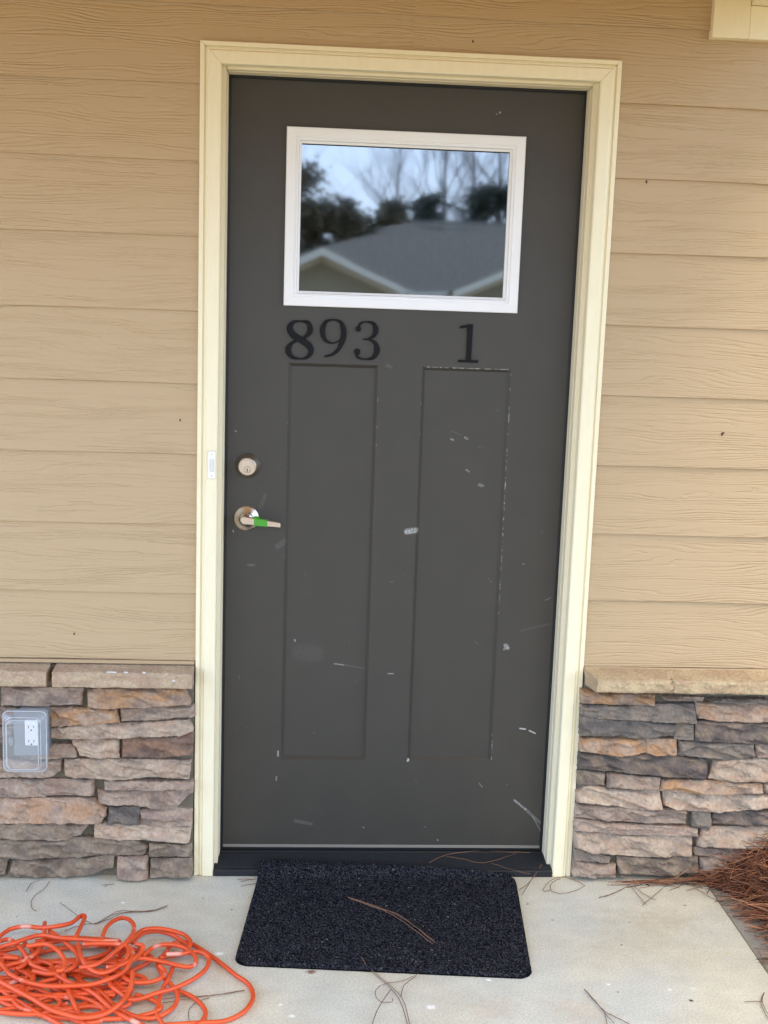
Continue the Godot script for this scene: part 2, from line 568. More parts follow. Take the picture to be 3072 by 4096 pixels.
# sloped cap stone with a rough front
func ledge(parent: Node, x0: float, x1: float, yb: float, yf: float, ylow: float, zfront: float, sd: int, kind: String, skew: float) -> void:
	var n1 := noise(sd, 1.0, 3)
	var n2 := noise(sd + 1, 1.0, 3)
	var pal: Array = PAL[kind]
	var nu := int(clamp((x1 - x0) / 0.006, 12, 160))
	var prof := [[-0.026, yb], [0.2, 0.0], [0.5, 0.0], [0.8, 0.0], [0.93, 0.0], [1.0, -0.004], [1.0, -0.2], [1.0, -0.4], [1.0, -0.6], [1.0, -0.8], [1.0, -0.95], [0.97, -1.0], [0.3, -1.0]]
	var pts := []
	var cols := []
	for i in nu + 1:
		var u := float(i) / nu
		var row := PackedVector3Array()
		var crow := PackedColorArray()
		for k in prof.size():
			var x: float = lerp(x0, x1, u)
			var p := Vector3(x, yb, -0.026)
			var rough := 0.0
			if k > 0:
				var s: float = prof[k][0]
				var t: float = -prof[k][1]
				p.z = lerp(-0.026, zfront, s)
				p.y = lerp(yb, yf, s) if t < 0.003 else lerp(yf, ylow, t)
				if t > 0.0:
					var b := n1.get_noise_2d(x * 16, p.y * 45)
					rough = 0.009 * b + 0.003 * n2.get_noise_2d(x * 70, p.y * 90)
					p.z += rough if t < 0.98 else rough * 0.5
					p.y += 0.0016 * n2.get_noise_2d(x * 40, t * 9)
				else:
					p.y += 0.0007 * n2.get_noise_2d(x * 25, p.z * 30)
					if k >= 4: p.z += 0.005 * n1.get_noise_2d(x * 22, 3.0)
				# the exposed end is cut at a slant
				p.x += skew * (1.0 - u) * max(0.0, s - 0.2) if u < 0.2 else 0.0
			row.append(p)
			var m := n1.get_noise_2d(x * 7 + 9, p.y * 30 + p.z * 20)
			var c: Color = (pal[0] as Color).lerp(pal[1], smoothstep(-0.25, 0.3, m))
			var g := 1.0 + 0.16 * n2.get_noise_2d(x * 45, (p.y + p.z) * 60)
			crow.append(Color(c.r * g, c.g * g, c.b * g))
		pts.append(row)
		cols.append(crow)
	var st := mb()
	for i in nu:
		for k in prof.size() - 1:
			for q in [[0, 0], [1, 1], [1, 0], [0, 0], [0, 1], [1, 1]]:
				var c: Color = cols[i + q[0]][k + q[1]]
				st.set_smooth_group(0 if k > 5 else 1)
				st.set_color(c)
				st.add_vertex(pts[i + q[0]][k + q[1]])
	st.set_smooth_group(-1)
	for e in [0, nu]:
		var c := Vector3(pts[e][0].x, (yb + ylow) * 0.5, 0.01)
		st.set_color(cols[e][4])
		for k in prof.size() - 1:
			tri(st, c, pts[e][k], pts[e][k + 1], Vector3.LEFT if e == 0 else Vector3.RIGHT)
	obj(st, "ledge_stone", M.stone, parent)

func filler_stones(parent: Node, xa: float, xb: float, sd: int) -> void:
	# the veneer goes on outside the picture in the same courses
	rng.seed = sd
	var kinds := ["t", "l", "k", "g", "t", "o"]
	var y := 0.004
	var n := 0
	while y < 0.50:
		var h := rng.randf_range(0.04, 0.066)
		var x := xa + rng.randf_range(0.0, 0.03)
		while x < xb - 0.05:
			var l: float = min(rng.randf_range(0.11, 0.36), xb - x)
			var kd: String = kinds[rng.randi() % 6]
			var top := [x, y + h - 0.004, x + l * 0.5, y + h - rng.randf_range(0.002, 0.008), x + l - 0.006, y + h - 0.004]
			var bot := [x, y, x + l * 0.5, y + rng.randf_range(0.0, 0.004), x + l - 0.006, y]
			var keep := rng.state
			stone(parent, kd, top, bot, sd + n)
			rng.state = keep
			n += 1
			x += l
		y += h

func build_stone() -> void:
	PAL = {
		"t": [lin(176, 154, 134), lin(160, 134, 116), lin(142, 126, 112)],
		"l": [lin(196, 174, 150), lin(186, 158, 134), lin(166, 148, 130)],
		"p": [lin(188, 160, 136), lin(184, 146, 114), lin(162, 140, 122)],
		"o": [lin(180, 153, 128), lin(182, 140, 100), lin(152, 128, 110)],
		"b": [lin(130, 106, 90), lin(152, 118, 94), lin(112, 90, 78)],
		"k": [lin(152, 134, 114), lin(134, 116, 98), lin(116, 102, 90)],
		"g": [lin(140, 127, 113), lin(124, 114, 104), lin(152, 135, 116)],
		"d": [lin(116, 107, 98), lin(101, 94, 88), lin(132, 120, 106)],
		"r": [lin(122, 108, 96), lin(92, 82, 78), lin(146, 126, 106)],
		"c": [lin(202, 178, 146), lin(192, 164, 136), lin(180, 160, 136)],
		"y": [lin(206, 182, 142), lin(192, 164, 128), lin(176, 154, 126)],
	}
	var a := thing("stone_base", "stacked stone base wall behind the orange cord, with an outlet", "stone wall")
	var st := mb()
	box(st, Vector3(-2.8, -0.16, -0.024), Vector3(-0.519, 0.585, -0.006))
	obj(st, "mortar", M.mortar, a)
	var n := 1
	for s in [
		["t",[-1.014,0.527,-0.911,0.528,-0.803,0.527],[-1.015,0.48,-0.911,0.479,-0.807,0.484]],
		["o",[-0.793,0.527,-0.668,0.53,-0.542,0.531],[-0.79,0.481,-0.752,0.476,-0.668,0.481,-0.524,0.491]],
		["o",[-0.887,0.477,-0.807,0.477,-0.717,0.474],[-0.888,0.428,-0.808,0.432,-0.708,0.44]],
		["t",[-0.71,0.475,-0.615,0.482,-0.517,0.486],[-0.708,0.441,-0.633,0.442,-0.515,0.453]],
		["l",[-0.886,0.422,-0.773,0.435,-0.668,0.437,-0.531,0.447],[-0.886,0.393,-0.773,0.393,-0.65,0.399,-0.555,0.404,-0.518,0.417]],
		["t",[-0.965,0.373,-0.895,0.376,-0.829,0.377],[-0.966,0.336,-0.896,0.337,-0.819,0.343]],
		["l",[-0.836,0.39,-0.773,0.391,-0.713,0.393],[-0.812,0.347,-0.773,0.34,-0.71,0.343]],
		["b",[-0.705,0.395,-0.615,0.399,-0.516,0.412],[-0.707,0.339,-0.615,0.338,-0.521,0.348]],
		["t",[-1.039,0.332,-0.931,0.331,-0.859,0.333],[-1.04,0.281,-0.949,0.284,-0.89,0.284,-0.865,0.3]],
		["l",[-0.854,0.335,-0.738,0.338,-0.523,0.335],[-0.853,0.292,-0.823,0.285,-0.71,0.28,-0.622,0.289,-0.528,0.284]],
		["t",[-1.029,0.276,-0.914,0.277,-0.777,0.278],[-1.03,0.225,-0.915,0.228,-0.88,0.233,-0.778,0.234]],
		["t",[-0.749,0.277,-0.632,0.277,-0.517,0.278],[-0.749,0.254,-0.632,0.253,-0.517,0.259]],
		["t",[-0.77,0.25,-0.668,0.252,-0.519,0.254],[-0.765,0.212,-0.703,0.21,-0.572,0.2,-0.517,0.244]],
		["p",[-1.034,0.223,-0.915,0.226,-0.781,0.227,-0.742,0.201],[-1.035,0.159,-0.916,0.16,-0.76,0.162,-0.744,0.18]],
		["d",[-0.739,0.204,-0.657,0.203],[-0.744,0.159,-0.657,0.155]],
		["t",[-0.657,0.194,-0.579,0.2,-0.52,0.196],[-0.657,0.155,-0.593,0.147,-0.52,0.152]],
		["k",[-1.039,0.155,-0.916,0.157,-0.789,0.158],[-1.04,0.117,-0.941,0.114,-0.856,0.114,-0.81,0.128]],
		["l",[-0.778,0.159,-0.703,0.158,-0.625,0.15,-0.521,0.149],[-0.778,0.115,-0.711,0.109,-0.632,0.11,-0.527,0.104]],
		["k",[-1.043,0.113,-0.916,0.112,-0.824,0.118,-0.668,0.107,-0.636,0.092],[-1.044,0.065,-0.953,0.058,-0.871,0.059,-0.782,0.067,-0.647,0.069]],
		["k",[-0.634,0.099,-0.521,0.097],[-0.634,0.063,-0.519,0.064]],
		["k",[-1.076,0.054,-1.004,0.054],[-1.077,0.003,-1.014,0.01]],
		["k",[-0.992,0.054,-0.9,0.051,-0.811,0.055,-0.725,0.065],[-1.007,0.004,-0.918,0.003,-0.811,0.007,-0.729,0.03]],
		["t",[-0.718,0.061,-0.636,0.064],[-0.718,0.003,-0.634,0.003]],
		["k",[-0.629,0.058,-0.519,0.059],[-0.63,0.01,-0.517,0.013]],
		["t",[-1.084,0.473,-1.022,0.475,-0.977,0.477],[-1.085,0.427,-1.023,0.428,-0.978,0.429]],
		["k",[-1.068,0.422,-1.023,0.424,-0.978,0.425],[-1.069,0.38,-1.024,0.378,-0.979,0.38]]]:
		stone(a, s[0], s[1], s[2], n)
		n += 1
	filler_stones(a, -2.2, -1.03, 300)
	ledge(a, -0.875, -0.519, 0.590, 0.583, 0.543, 0.052, 501, "c", 0.0)
	ledge(a, -1.45, -0.890, 0.590, 0.583, 0.543, 0.050, 505, "c", 0.0)
	ledge(a, -2.3, -1.462, 0.590, 0.583, 0.543, 0.052, 507, "c", 0.0)
	ledge(a, -2.8, -2.312, 0.590, 0.583, 0.543, 0.052, 509, "c", 0.0)
	# white paint drips on the ledge
	rng.seed = 77
	for d in [[-0.725, 0.009], [-0.694, 0.007], [-0.645, 0.005], [-0.565, 0.004]]:
		var f := mb()
		for k in 4:
			var c := Vector3(d[0] + rng.randf_range(-1, 1) * d[1], 0.5845, 0.047 + rng.randf_range(-0.004, 0.003))
			if d[1] < 0.0045: c += Vector3(0, -0.018, 0.010)
			var r: float = d[1] * rng.randf_range(0.35, 0.7)
			box(f, c - Vector3(r, 0.0012, r * 0.6), c + Vector3(r, 0.0012, r * 0.6), 0.0008)
		obj(f, "paint_drip", M.white, a)
	var b := thing("stone_base", "stacked stone base wall behind the heap of pine straw", "stone wall")
	st = mb()
	box(st, Vector3(0.519, -0.16, -0.024), Vector3(3.2, 0.585, -0.006))
	obj(st, "mortar", M.mortar, b)
	for s in [
		["o",[0.508,0.544,0.61,0.531,0.711,0.532],[0.51,0.507,0.597,0.504,0.71,0.502]],
		["t",[0.725,0.528,0.847,0.526],[0.737,0.517,0.844,0.515]],
		["g",[0.849,0.523,1.019,0.525],[0.87,0.514,0.942,0.51,1.02,0.509]],
		["g",[0.509,0.503,0.627,0.5,0.719,0.507,0.819,0.507],[0.511,0.476,0.563,0.466,0.666,0.463,0.741,0.458,0.827,0.457]],
		["p",[0.822,0.511,0.923,0.512,1.073,0.51],[0.828,0.469,0.89,0.461,1.024,0.46,1.078,0.459]],
		["d",[0.511,0.473,0.592,0.465,0.685,0.461,0.775,0.453],[0.512,0.416,0.588,0.416,0.67,0.41,0.77,0.42]],
		["g",[0.773,0.454,0.823,0.452],[0.771,0.409,0.825,0.406]],
		["r",[0.826,0.459,0.927,0.46,1.097,0.455],[0.827,0.407,0.894,0.404,1.008,0.4,1.102,0.401]],
		["o",[0.515,0.408,0.596,0.413,0.692,0.409],[0.513,0.373,0.625,0.362,0.695,0.373]],
		["o",[0.694,0.409,0.778,0.408],[0.693,0.371,0.722,0.364,0.78,0.365]],
		["g",[0.784,0.403,0.895,0.402,0.993,0.398],[0.782,0.363,0.861,0.358,0.936,0.351,0.998,0.361]],
		["t",[0.997,0.396,1.065,0.395],[1,0.361,1.068,0.36]],
		["r",[0.514,0.366,0.599,0.36,0.673,0.367,0.748,0.359,0.869,0.352],[0.513,0.324,0.595,0.315,0.677,0.31,0.79,0.299,0.869,0.298]],
		["l",[0.888,0.35,0.955,0.355,1.068,0.356],[0.873,0.298,0.923,0.29,1.074,0.288]],
		["k",[0.513,0.313,0.591,0.309],[0.516,0.275,0.59,0.275]],
		["t",[0.593,0.309,0.742,0.299],[0.594,0.272,0.74,0.265]],
		["o",[0.746,0.293,0.866,0.292,1.025,0.285],[0.738,0.264,0.831,0.258,0.907,0.255,1.029,0.26]],
		["t",[1.031,0.283,1.094,0.282],[1.031,0.264,1.043,0.254,1.096,0.255]],
		["l",[0.513,0.254,0.549,0.272,0.643,0.267,0.744,0.262],[0.515,0.227,0.609,0.22,0.677,0.207,0.754,0.209]],
		["l",[0.752,0.258,0.869,0.255,1.059,0.25],[0.755,0.219,0.797,0.205,0.911,0.2,1.062,0.211]],
		["t",[0.515,0.221,0.609,0.214,0.76,0.207,0.824,0.204],[0.514,0.18,0.612,0.171,0.725,0.164,0.825,0.164]],
		["g",[0.837,0.202,0.887,0.2],[0.838,0.162,0.885,0.152,0.892,0.175]],
		["r",[0.9,0.198,0.987,0.203,1.101,0.205],[0.893,0.165,0.991,0.159,1.105,0.162]],
		["t",[0.514,0.176,0.688,0.161,0.856,0.155],[0.514,0.145,0.69,0.134,0.858,0.131]],
		["l",[0.869,0.155,0.991,0.157,1.125,0.156],[0.856,0.105,0.957,0.102,1.13,0.1]],
		["l",[0.514,0.141,0.69,0.13,0.845,0.127],[0.517,0.096,0.58,0.078,0.732,0.07,0.845,0.075]],
		["t",[0.851,0.095,0.958,0.098,1.13,0.096],[0.851,0.075,1,0.052,1.135,0.048]],
		["g",[0.517,0.092,0.618,0.072],[0.518,0.06,0.616,0.053]],
		["k",[0.636,0.068,0.732,0.066,0.865,0.071],[0.644,0.023,0.774,0.015,0.868,0.024]],
		["t",[0.516,0.056,0.635,0.047],[0.517,0.011,0.638,0.007]],
		["t",[0.869,0.069,1.135,0.046],[0.873,0.016,1.139,0.004]]]:
		stone(b, s[0], s[1], s[2], n)
		n += 1
	filler_stones(b, 1.19, 3.2, 400)
	ledge(b, 0.5175, 1.6, 0.601, 0.590, 0.556, 0.078, 511, "y", 0.022)
	ledge(b, 1.61, 3.2, 0.601, 0.590, 0.556, 0.078, 513, "y", 0.0)

# ------------------------------------------------------------------ door frame
func casing_board(parent: Node, a: Vector3, b: Vector3, out: Vector3, w: float, ma: float, me: float) -> void:
	# profile from the outer edge (u = 0) to the inner edge (u = w); ends slide by u * m for the mitres
	var prof := [[0.0, -0.032], [0.0, -0.006], [0.0015, -0.0045], [0.0105, -0.0045], [0.012, -0.009], [0.0145, -0.009], [0.016, -0.0035], [0.020, -0.0035], [0.0212, -0.0015], [0.023, 0.0], [w - 0.003, 0.0], [w, -0.003], [w, -0.036]]
	var st := mb()
	var dir := (b - a).normalized()
	var n := 24
	for k in prof.size() - 1:
		for i in n:
			var q := []
			for c in [[k, i], [k, i + 1], [k + 1, i + 1], [k + 1, i]]:
				var u: float = prof[c[0]][0]
				var A := a + dir * u * ma
				var B := b - dir * u * me
				q.append(A.lerp(B, float(c[1]) / n) - out * u + Vector3(0, 0, prof[c[0]][1]))
			var e := Vector2(prof[k + 1][0] - prof[k][0], prof[k + 1][1] - prof[k][1])
			var nrm := out * e.y + Vector3(0, 0, 1) * e.x
			quad(st, q[0], q[1], q[2], q[3], nrm)
	for e in [0, 1]:
		var P: Vector3 = a if e == 0 else b
		var m: float = ma if e == 0 else -me
		var c := P - out * w * 0.5 + dir * w * 0.5 * m + Vector3(0, 0, -0.02)
		for k in prof.size() - 1:
			var p0: Vector3 = P + dir * prof[k][0] * m - out * prof[k][0] + Vector3(0, 0, prof[k][1])
			var p1: Vector3 = P + dir * prof[k + 1][0] * m - out * prof[k + 1][0] + Vector3(0, 0, prof[k + 1][1])
			tri(st, c, p0, p1, dir * (-1.0 if e == 0 else 1.0))
	obj(st, "casing_board", M.casing, parent)

func build_frame() -> void:
	var f := thing("door_frame", "cream moulded door casing and jamb with black ribbed threshold", "door frame")
	var X := 0.516
	var Y := 2.151
	var w := 0.052
	casing_board(f, Vector3(-X, 0.0015, 0), Vector3(-X, Y, 0), Vector3.LEFT, w, 0.0, 1.0)
	casing_board(f, Vector3(X, 0.0015, 0), Vector3(X, Y, 0), Vector3.RIGHT, w, 0.0, 1.0)
	casing_board(f, Vector3(-X + 0.0007, Y, 0), Vector3(X - 0.0007, Y, 0), Vector3.UP, w, 1.0, 1.0)
	for s in [-1, 1]:
		var st := mb()
		box(st, Vector3(min(s * 0.4545, s * 0.476), 0.019, -0.20), Vector3(max(s * 0.4545, s * 0.476), 2.114, -0.036), 0.0015)
		obj(st, "jamb", M.jamb, f)
		st = mb()
		box(st, Vector3(min(s * 0.4455, s * 0.4540), 0.030, -0.118), Vector3(max(s * 0.4455, s * 0.4540), 2.084, -0.096), 0.002)
		obj(st, "weatherstrip", M.rubber, f)
	for s in [-1, 1]:
		var sg := mb()
		box(sg, Vector3(min(s * 0.4522, s * 0.4544), 0.031, -0.0955), Vector3(max(s * 0.4522, s * 0.4544), 2.0902, -0.060), 0.0006)
		obj(sg, "stop_strip", M.jamb, f)
	var sgt := mb()
	box(sgt, Vector3(-0.4520, 2.0903, -0.0935), Vector3(0.4520, 2.0924, -0.055), 0.0006)
	obj(sgt, "stop_strip", M.jamb, f)
	var st := mb()
	box(st, Vector3(-0.4535, 2.0925, -0.20), Vector3(0.4535, 2.114, -0.036), 0.0015)
	obj(st, "jamb", M.jamb, f)
	st = mb()
	box(st, Vector3(-0.4535, 2.0835, -0.118), Vector3(0.4535, 2.0920, -0.094), 0.002)
	obj(st, "weatherstrip", M.rubber, f)
	# ribbed sill, falling from the door to a squared nose
	st = mb()
	var prof := [[-0.20, 0.0], [-0.20, 0.029], [-0.097, 0.029], [-0.093, 0.026]]
	var nrib := 17
	for i in nrib:
		var za: float = lerp(-0.090, -0.012, float(i) / nrib)
		var zb: float = lerp(-0.090, -0.012, float(i + 1) / nrib)
		var ya: float = lerp(0.0265, 0.0195, float(i) / nrib)
		prof.append([za, ya]); prof.append([lerp(za, zb, 0.55), ya])
		prof.append([lerp(za, zb, 0.62), ya - 0.0016]); prof.append([lerp(za, zb, 0.95), ya - 0.0016])
	prof.append([-0.011, 0.019]); prof.append([-0.002, 0.0185]); prof.append([0.0, 0.0165]); prof.append([0.0, 0.001])
	for k in prof.size() - 1:
		var e := Vector2(prof[k + 1][0] - prof[k][0], prof[k + 1][1] - prof[k][1])
		var out := Vector3(0, e.x, -e.y)
		quad(st, Vector3(-0.4635, prof[k][1], prof[k][0]), Vector3(0.4635, prof[k][1], prof[k][0]), Vector3(0.4635, prof[k + 1][1], prof[k + 1][0]), Vector3(-0.4635, prof[k + 1][1], prof[k + 1][0]), out)
	for s in [-0.4635, 0.4635]:
		var c := Vector3(s, 0.004, -0.1)
		for k in prof.size() - 1:
			tri(st, c, Vector3(s, prof[k][1], prof[k][0]), Vector3(s, prof[k + 1][1], prof[k + 1][0]), Vector3(s, 0, 0))
	obj(st, "threshold", M.sill, f)

# ------------------------------------------------------------------ door
func door_texture() -> ImageTexture:
	# paint tone with roller stipple, chipped and scuffed where the photograph shows it
	var w := 640
	var h := 1440
	var n := noise(201, 1.0, 3)
	var base := Color8(64, 60, 53)
	var d := PackedByteArray()
	d.resize(w * h * 3)
	for y in h:
		for x in w:
			var k := 1.0 + 0.035 * n.get_noise_2d(x * 0.012, y * 0.010) + 0.03 * n.get_noise_2d(x * 0.4, y * 0.06)
			var i := (y * w + x) * 3
			d[i] = int(base.r * k * 255.0); d[i + 1] = int(base.g * k * 255.0); d[i + 2] = int(base.b * k * 255.0)
	var img := Image.create_from_data(w, h, false, Image.FORMAT_RGB8, d)
	rng.seed = 61
	var marks := [[0.035,0.942,0.058,0.946,0.016,0.75],[0.318,0.630,0.324,0.624,0.012,0.70],[0.313,0.619,0.316,0.620,0.005,0.50],[0.370,0.393,0.386,0.391,0.004,0.80],[0.397,0.387,0.414,0.379,0.004,0.80],[-0.150,0.569,-0.124,0.566,0.003,0.50],[-0.124,0.566,-0.067,0.557,0.003,0.15],[-0.002,0.546,0.012,0.546,0.003,0.60],[0.144,1.193,0.150,1.191,0.005,0.55],[0.182,1.198,0.188,1.195,0.006,0.60],[0.189,1.112,0.196,1.107,0.006,0.50],[0.226,1.072,0.234,1.070,0.009,0.50],[0.145,1.215,0.172,1.204,0.002,0.15],[-0.259,0.635,-0.258,0.631,0.004,0.60],[0.366,0.182,0.399,0.155,0.006,0.60],[0.399,0.155,0.443,0.115,0.008,0.35],[0.420,0.135,0.445,0.091,0.004,0.30],[-0.387,0.842,-0.372,0.841,0.008,0.25],[-0.426,1.200,-0.424,1.199,0.004,0.50],[-0.428,0.935,-0.428,0.931,0.003,0.60],[-0.357,1.001,-0.345,1.031,0.012,0.12],[-0.310,0.894,-0.292,0.907,0.016,0.16],[-0.298,0.320,-0.298,0.306,0.004,0.60],[-0.301,0.246,-0.301,0.235,0.004,0.45],[0.421,0.760,0.435,0.767,0.003,0.30],[0.358,0.673,0.435,0.693,0.006,0.12],[0.353,0.860,0.356,0.859,0.003,0.50],[0.231,2.031,0.232,2.030,0.005,0.80],[0.223,2.026,0.224,2.026,0.003,0.60],[-0.247,0.117,-0.202,0.108,0.010,0.20],[-0.057,0.100,-0.054,0.097,0.003,0.50],[0.153,0.063,0.155,0.061,0.003,0.60],[0.117,0.101,0.119,0.100,0.003,0.40],[-0.243,0.599,-0.202,0.595,0.050,0.08],[-0.033,1.383,-0.023,1.379,0.010,0.15],[0.264,0.231,0.273,0.220,0.004,0.30]]
	# chipped arrises round the panels
	for c in [[0.2945, 0.72, 1.37, 70, 0.5], [0.2945, 0.30, 0.38, 9, 0.5], [-0.0555, 0.9, 1.36, 8, 0.3], [-0.290, 0.55, 1.37, 8, 0.3], [0.060, 0.9, 1.37, 10, 0.3]]:
		for i in c[3]:
			var y := rng.randf_range(c[1], c[2])
			marks.append([c[0], y, c[0] + rng.randf_range(-0.001, 0.001), y + rng.randf_range(0.001, 0.007), 0.0018, c[4] * rng.randf_range(0.3, 1.1)])
	for i in 46:
		var x := rng.randf_range(0.062, 0.292)
		marks.append([x, 1.3815, x + rng.randf_range(0.002, 0.01), 1.3812, 0.0017, rng.randf_range(0.1, 0.7)])
	for i in 6: marks.append([0.0595, 0.293 + rng.randf() * 0.01, 0.064, 0.293 + rng.randf() * 0.008, 0.002, 0.6])
	for i in 26:   # faint random scratches and dust specks
		var p := Vector2(rng.randf_range(-0.42, 0.42), rng.randf_range(0.08, 1.3))
		var q := p + Vector2.from_angle(rng.randf() * TAU) * rng.randf_range(0.001, 0.012)
		marks.append([p.x, p.y, q.x, q.y, 0.002, rng.randf_range(0.06, 0.3)])
	for m in marks:
		var a := Vector2((m[0] + 0.45) / 0.9 * w, (2.09 - m[1]) / 2.06 * h)
		var b := Vector2((m[2] + 0.45) / 0.9 * w, (2.09 - m[3]) / 2.06 * h)
		var r: float = max(0.6, m[4] * 0.5 / 0.9 * w)
		for y in range(max(0, int(min(a.y, b.y) - r - 1)), min(h, int(max(a.y, b.y) + r + 2))):
			for x in range(max(0, int(min(a.x, b.x) - r - 1)), min(w, int(max(a.x, b.x) + r + 2))):
				var p := Vector2(x, y)
				var q := Geometry2D.get_closest_point_to_segment(p, a, b)
				var dd := p.distance_to(q) / r
				var k: float = clamp((1.25 - dd) * 1.6, 0, 1) * m[5]
				if m[4] > 0.004: k *= clamp(0.35 + 1.6 * n.get_noise_2d(x * 0.35, y * 0.9) + 0.4, 0, 1)
				if k <= 0.0: continue
				img.set_pixel(x, y, img.get_pixel(x, y).lerp(Color(0.86, 0.87, 0.86), k))
	return tex(img)

func dv(st: SurfaceTool, p: Vector3) -> void:
	st.set_uv(Vector2((p.x + 0.45) / 0.9, (2.09 - p.y) / 2.06))
	st.add_vertex(p)

func dq(st: SurfaceTool, a: Vector3, b: Vector3, c: Vector3, d: Vector3, out: Vector3) -> void:
	var k := [a, b, c, a, c, d] if (c - a).cross(b - a).dot(out) >= 0.0 else [a, c, b, a, d, c]
	for p in k: dv(st, p)

func build_door() -> void:
	var zd := -0.1
	var d := thing("entry_door", "dark grey two panel entry door with a small window", "door")
	var dm := mat(255, 255, 255, 0.45)
	dm.metallic_specular = 0.45
	dm.albedo_texture = door_texture()
	dm.heightmap_enabled = false
	var x0 := -0.4495
	var x1 := 0.4495
	var y0 := 0.047
	var y1 := 2.0875
	var P := [[-0.290, -0.056], [0.060, 0.2945]]
	var py := [0.2955, 1.3815]
	var wx := [-0.285, 0.283]
	var wy := [1.546, 1.952]
	# stiles and rails with the openings left out
	var st := mb()
	var xs := [x0, -0.290, -0.285, -0.056, 0.060, 0.283, 0.2945, x1]
	var ys := [y0, py[0], py[1], wy[0], wy[1], y1]
	for i in xs.size() - 1:
		for j in ys.size() - 1:
			var cx: float = (xs[i] + xs[i + 1]) * 0.5
			var cy: float = (ys[j] + ys[j + 1]) * 0.5
			var hole: bool = cx > wx[0] and cx < wx[1] and cy > wy[0] and cy < wy[1]
			for p in P:
				if cx > p[0] and cx < p[1] and cy > py[0] and cy < py[1]: hole = true
			if hole: continue
			dq(st, Vector3(xs[i], ys[j], zd), Vector3(xs[i + 1], ys[j], zd), Vector3(xs[i + 1], ys[j + 1], zd), Vector3(xs[i], ys[j + 1], zd), Vector3.BACK)
	for q in [[Vector3(x0, y0, zd), Vector3(x1, y0, zd), Vector3.DOWN], [Vector3(x0, y1, zd), Vector3(x1, y1, zd), Vector3.UP], [Vector3(x0, y0, zd), Vector3(x0, y1, zd), Vector3.LEFT], [Vector3(x1, y0, zd), Vector3(x1, y1, zd), Vector3.RIGHT]]:
		var bk := Vector3(0, 0, -0.044)
		dq(st, q[0], q[1], q[1] + bk, q[0] + bk, q[2])
	dq(st, Vector3(x0, y0, zd - 0.044), Vector3(x1, y0, zd - 0.044), Vector3(x1, y1, zd - 0.044), Vector3(x0, y1, zd - 0.044), Vector3.FORWARD)
	obj(st, "slab", dm, d)
	# recessed panels with sloped sticking
	for p in P:
		st = mb()
		var r := 0.0085
		var b := 0.0085
		var o := [Vector3(p[0], py[0], zd), Vector3(p[1], py[0], zd), Vector3(p[1], py[1], zd), Vector3(p[0], py[1], zd)]
		var i_ := [Vector3(p[0] + b, py[0] + b, zd - r), Vector3(p[1] - b, py[0] + b, zd - r), Vector3(p[1] - b, py[1] - b, zd - r), Vector3(p[0] + b, py[1] - b, zd - r)]
		for k in 4:
			dq(st, o[k], o[(k + 1) % 4], i_[(k + 1) % 4], i_[k], Vector3.BACK)
		dq(st, i_[0], i_[1], i_[2], i_[3], Vector3.BACK)
		obj(st, "panel", dm, d)
	# window: moulded white frame, pane
	var wf := mb()
	# profile from the outer edge inwards: [inset, z]
	var prof := [[0.0, zd - 0.001], [0.0, zd + 0.009], [0.002, zd + 0.011], [0.0235, zd + 0.013], [0.0245, zd + 0.010], [0.0275, zd + 0.010], [0.0285, zd + 0.012], [0.0315, zd + 0.011], [0.0335, zd + 0.004], [0.0385, zd + 0.001], [0.0385, zd - 0.018]]
	var O := [-0.306, 1.528, 0.302, 1.972]
	for k in prof.size() - 1:
		var a: float = prof[k][0]
		var b: float = prof[k + 1][0]
		var za: float = prof[k][1]
		var zb: float = prof[k + 1][1]
		var A := [Vector3(O[0] + a, O[1] + a, za), Vector3(O[2] - a, O[1] + a, za), Vector3(O[2] - a, O[3] - a, za), Vector3(O[0] + a, O[3] - a, za)]
		var B := [Vector3(O[0] + b, O[1] + b, zb), Vector3(O[2] - b, O[1] + b, zb), Vector3(O[2] - b, O[3] - b, zb), Vector3(O[0] + b, O[3] - b, zb)]
		var outs := [Vector3.UP, Vector3.LEFT, Vector3.DOWN, Vector3.RIGHT]
		for i in 4:
			var out: Vector3 = Vector3(0, 0, b - a) + outs[i] * -(zb - za)
			quad(wf, A[i], A[(i + 1) % 4], B[(i + 1) % 4], B[i], out)
	var win := obj(wf, "window_frame", M.white, d)
	var gl := mb()
	var gx := [-0.2695, 0.2655]
	var gy := [1.5625, 1.9355]
	var gz := zd - 0.006
	var g := [Vector3(gx[0], gy[0], gz), Vector3(gx[1], gy[0], gz), Vector3(gx[1], gy[1], gz), Vector3(gx[0], gy[1], gz)]
	var gu := [Vector2(0, 1), Vector2(1, 1), Vector2(1, 0), Vector2(0, 0)]
	for k in [0, 2, 1, 0, 3, 2]: uvert(gl, g[k], gu[k])
	for k in [0, 1, 2, 0, 2, 3]: uvert(gl, g[k] - Vector3(0, 0, 0.006), gu[k])
	obj(gl, "glass_pane", M.glass, win, true)
	# spacer bar and sealant seen at the edge of the pane
	var sp := mb()
	box(sp, Vector3(gx[0] + 0.002, gy[1] - 0.0045, gz - 0.001), Vector3(gx[1] - 0.002, gy[1] - 0.0015, gz + 0.002), 0.0008)
	obj(sp, "sealant", M.rubber, win)
	# bottom sweep
	st = mb()
	box(st, Vector3(x0 + 0.004, 0.0385, zd - 0.040), Vector3(x1 - 0.004, 0.0468, zd + 0.0025), 0.001)
	var sw := obj(st, "door_sweep", M.sweep, d)
	st = mb()
	box(st, Vector3(x0 + 0.002, 0.0297, zd - 0.036), Vector3(x1 - 0.002, 0.0383, zd - 0.002), 0.001)
	obj(st, "sweep_fin", M.rubber, sw)
	# deadbolt
	var c := Vector3(-0.3915, 1.109, zd)
	st = mb()
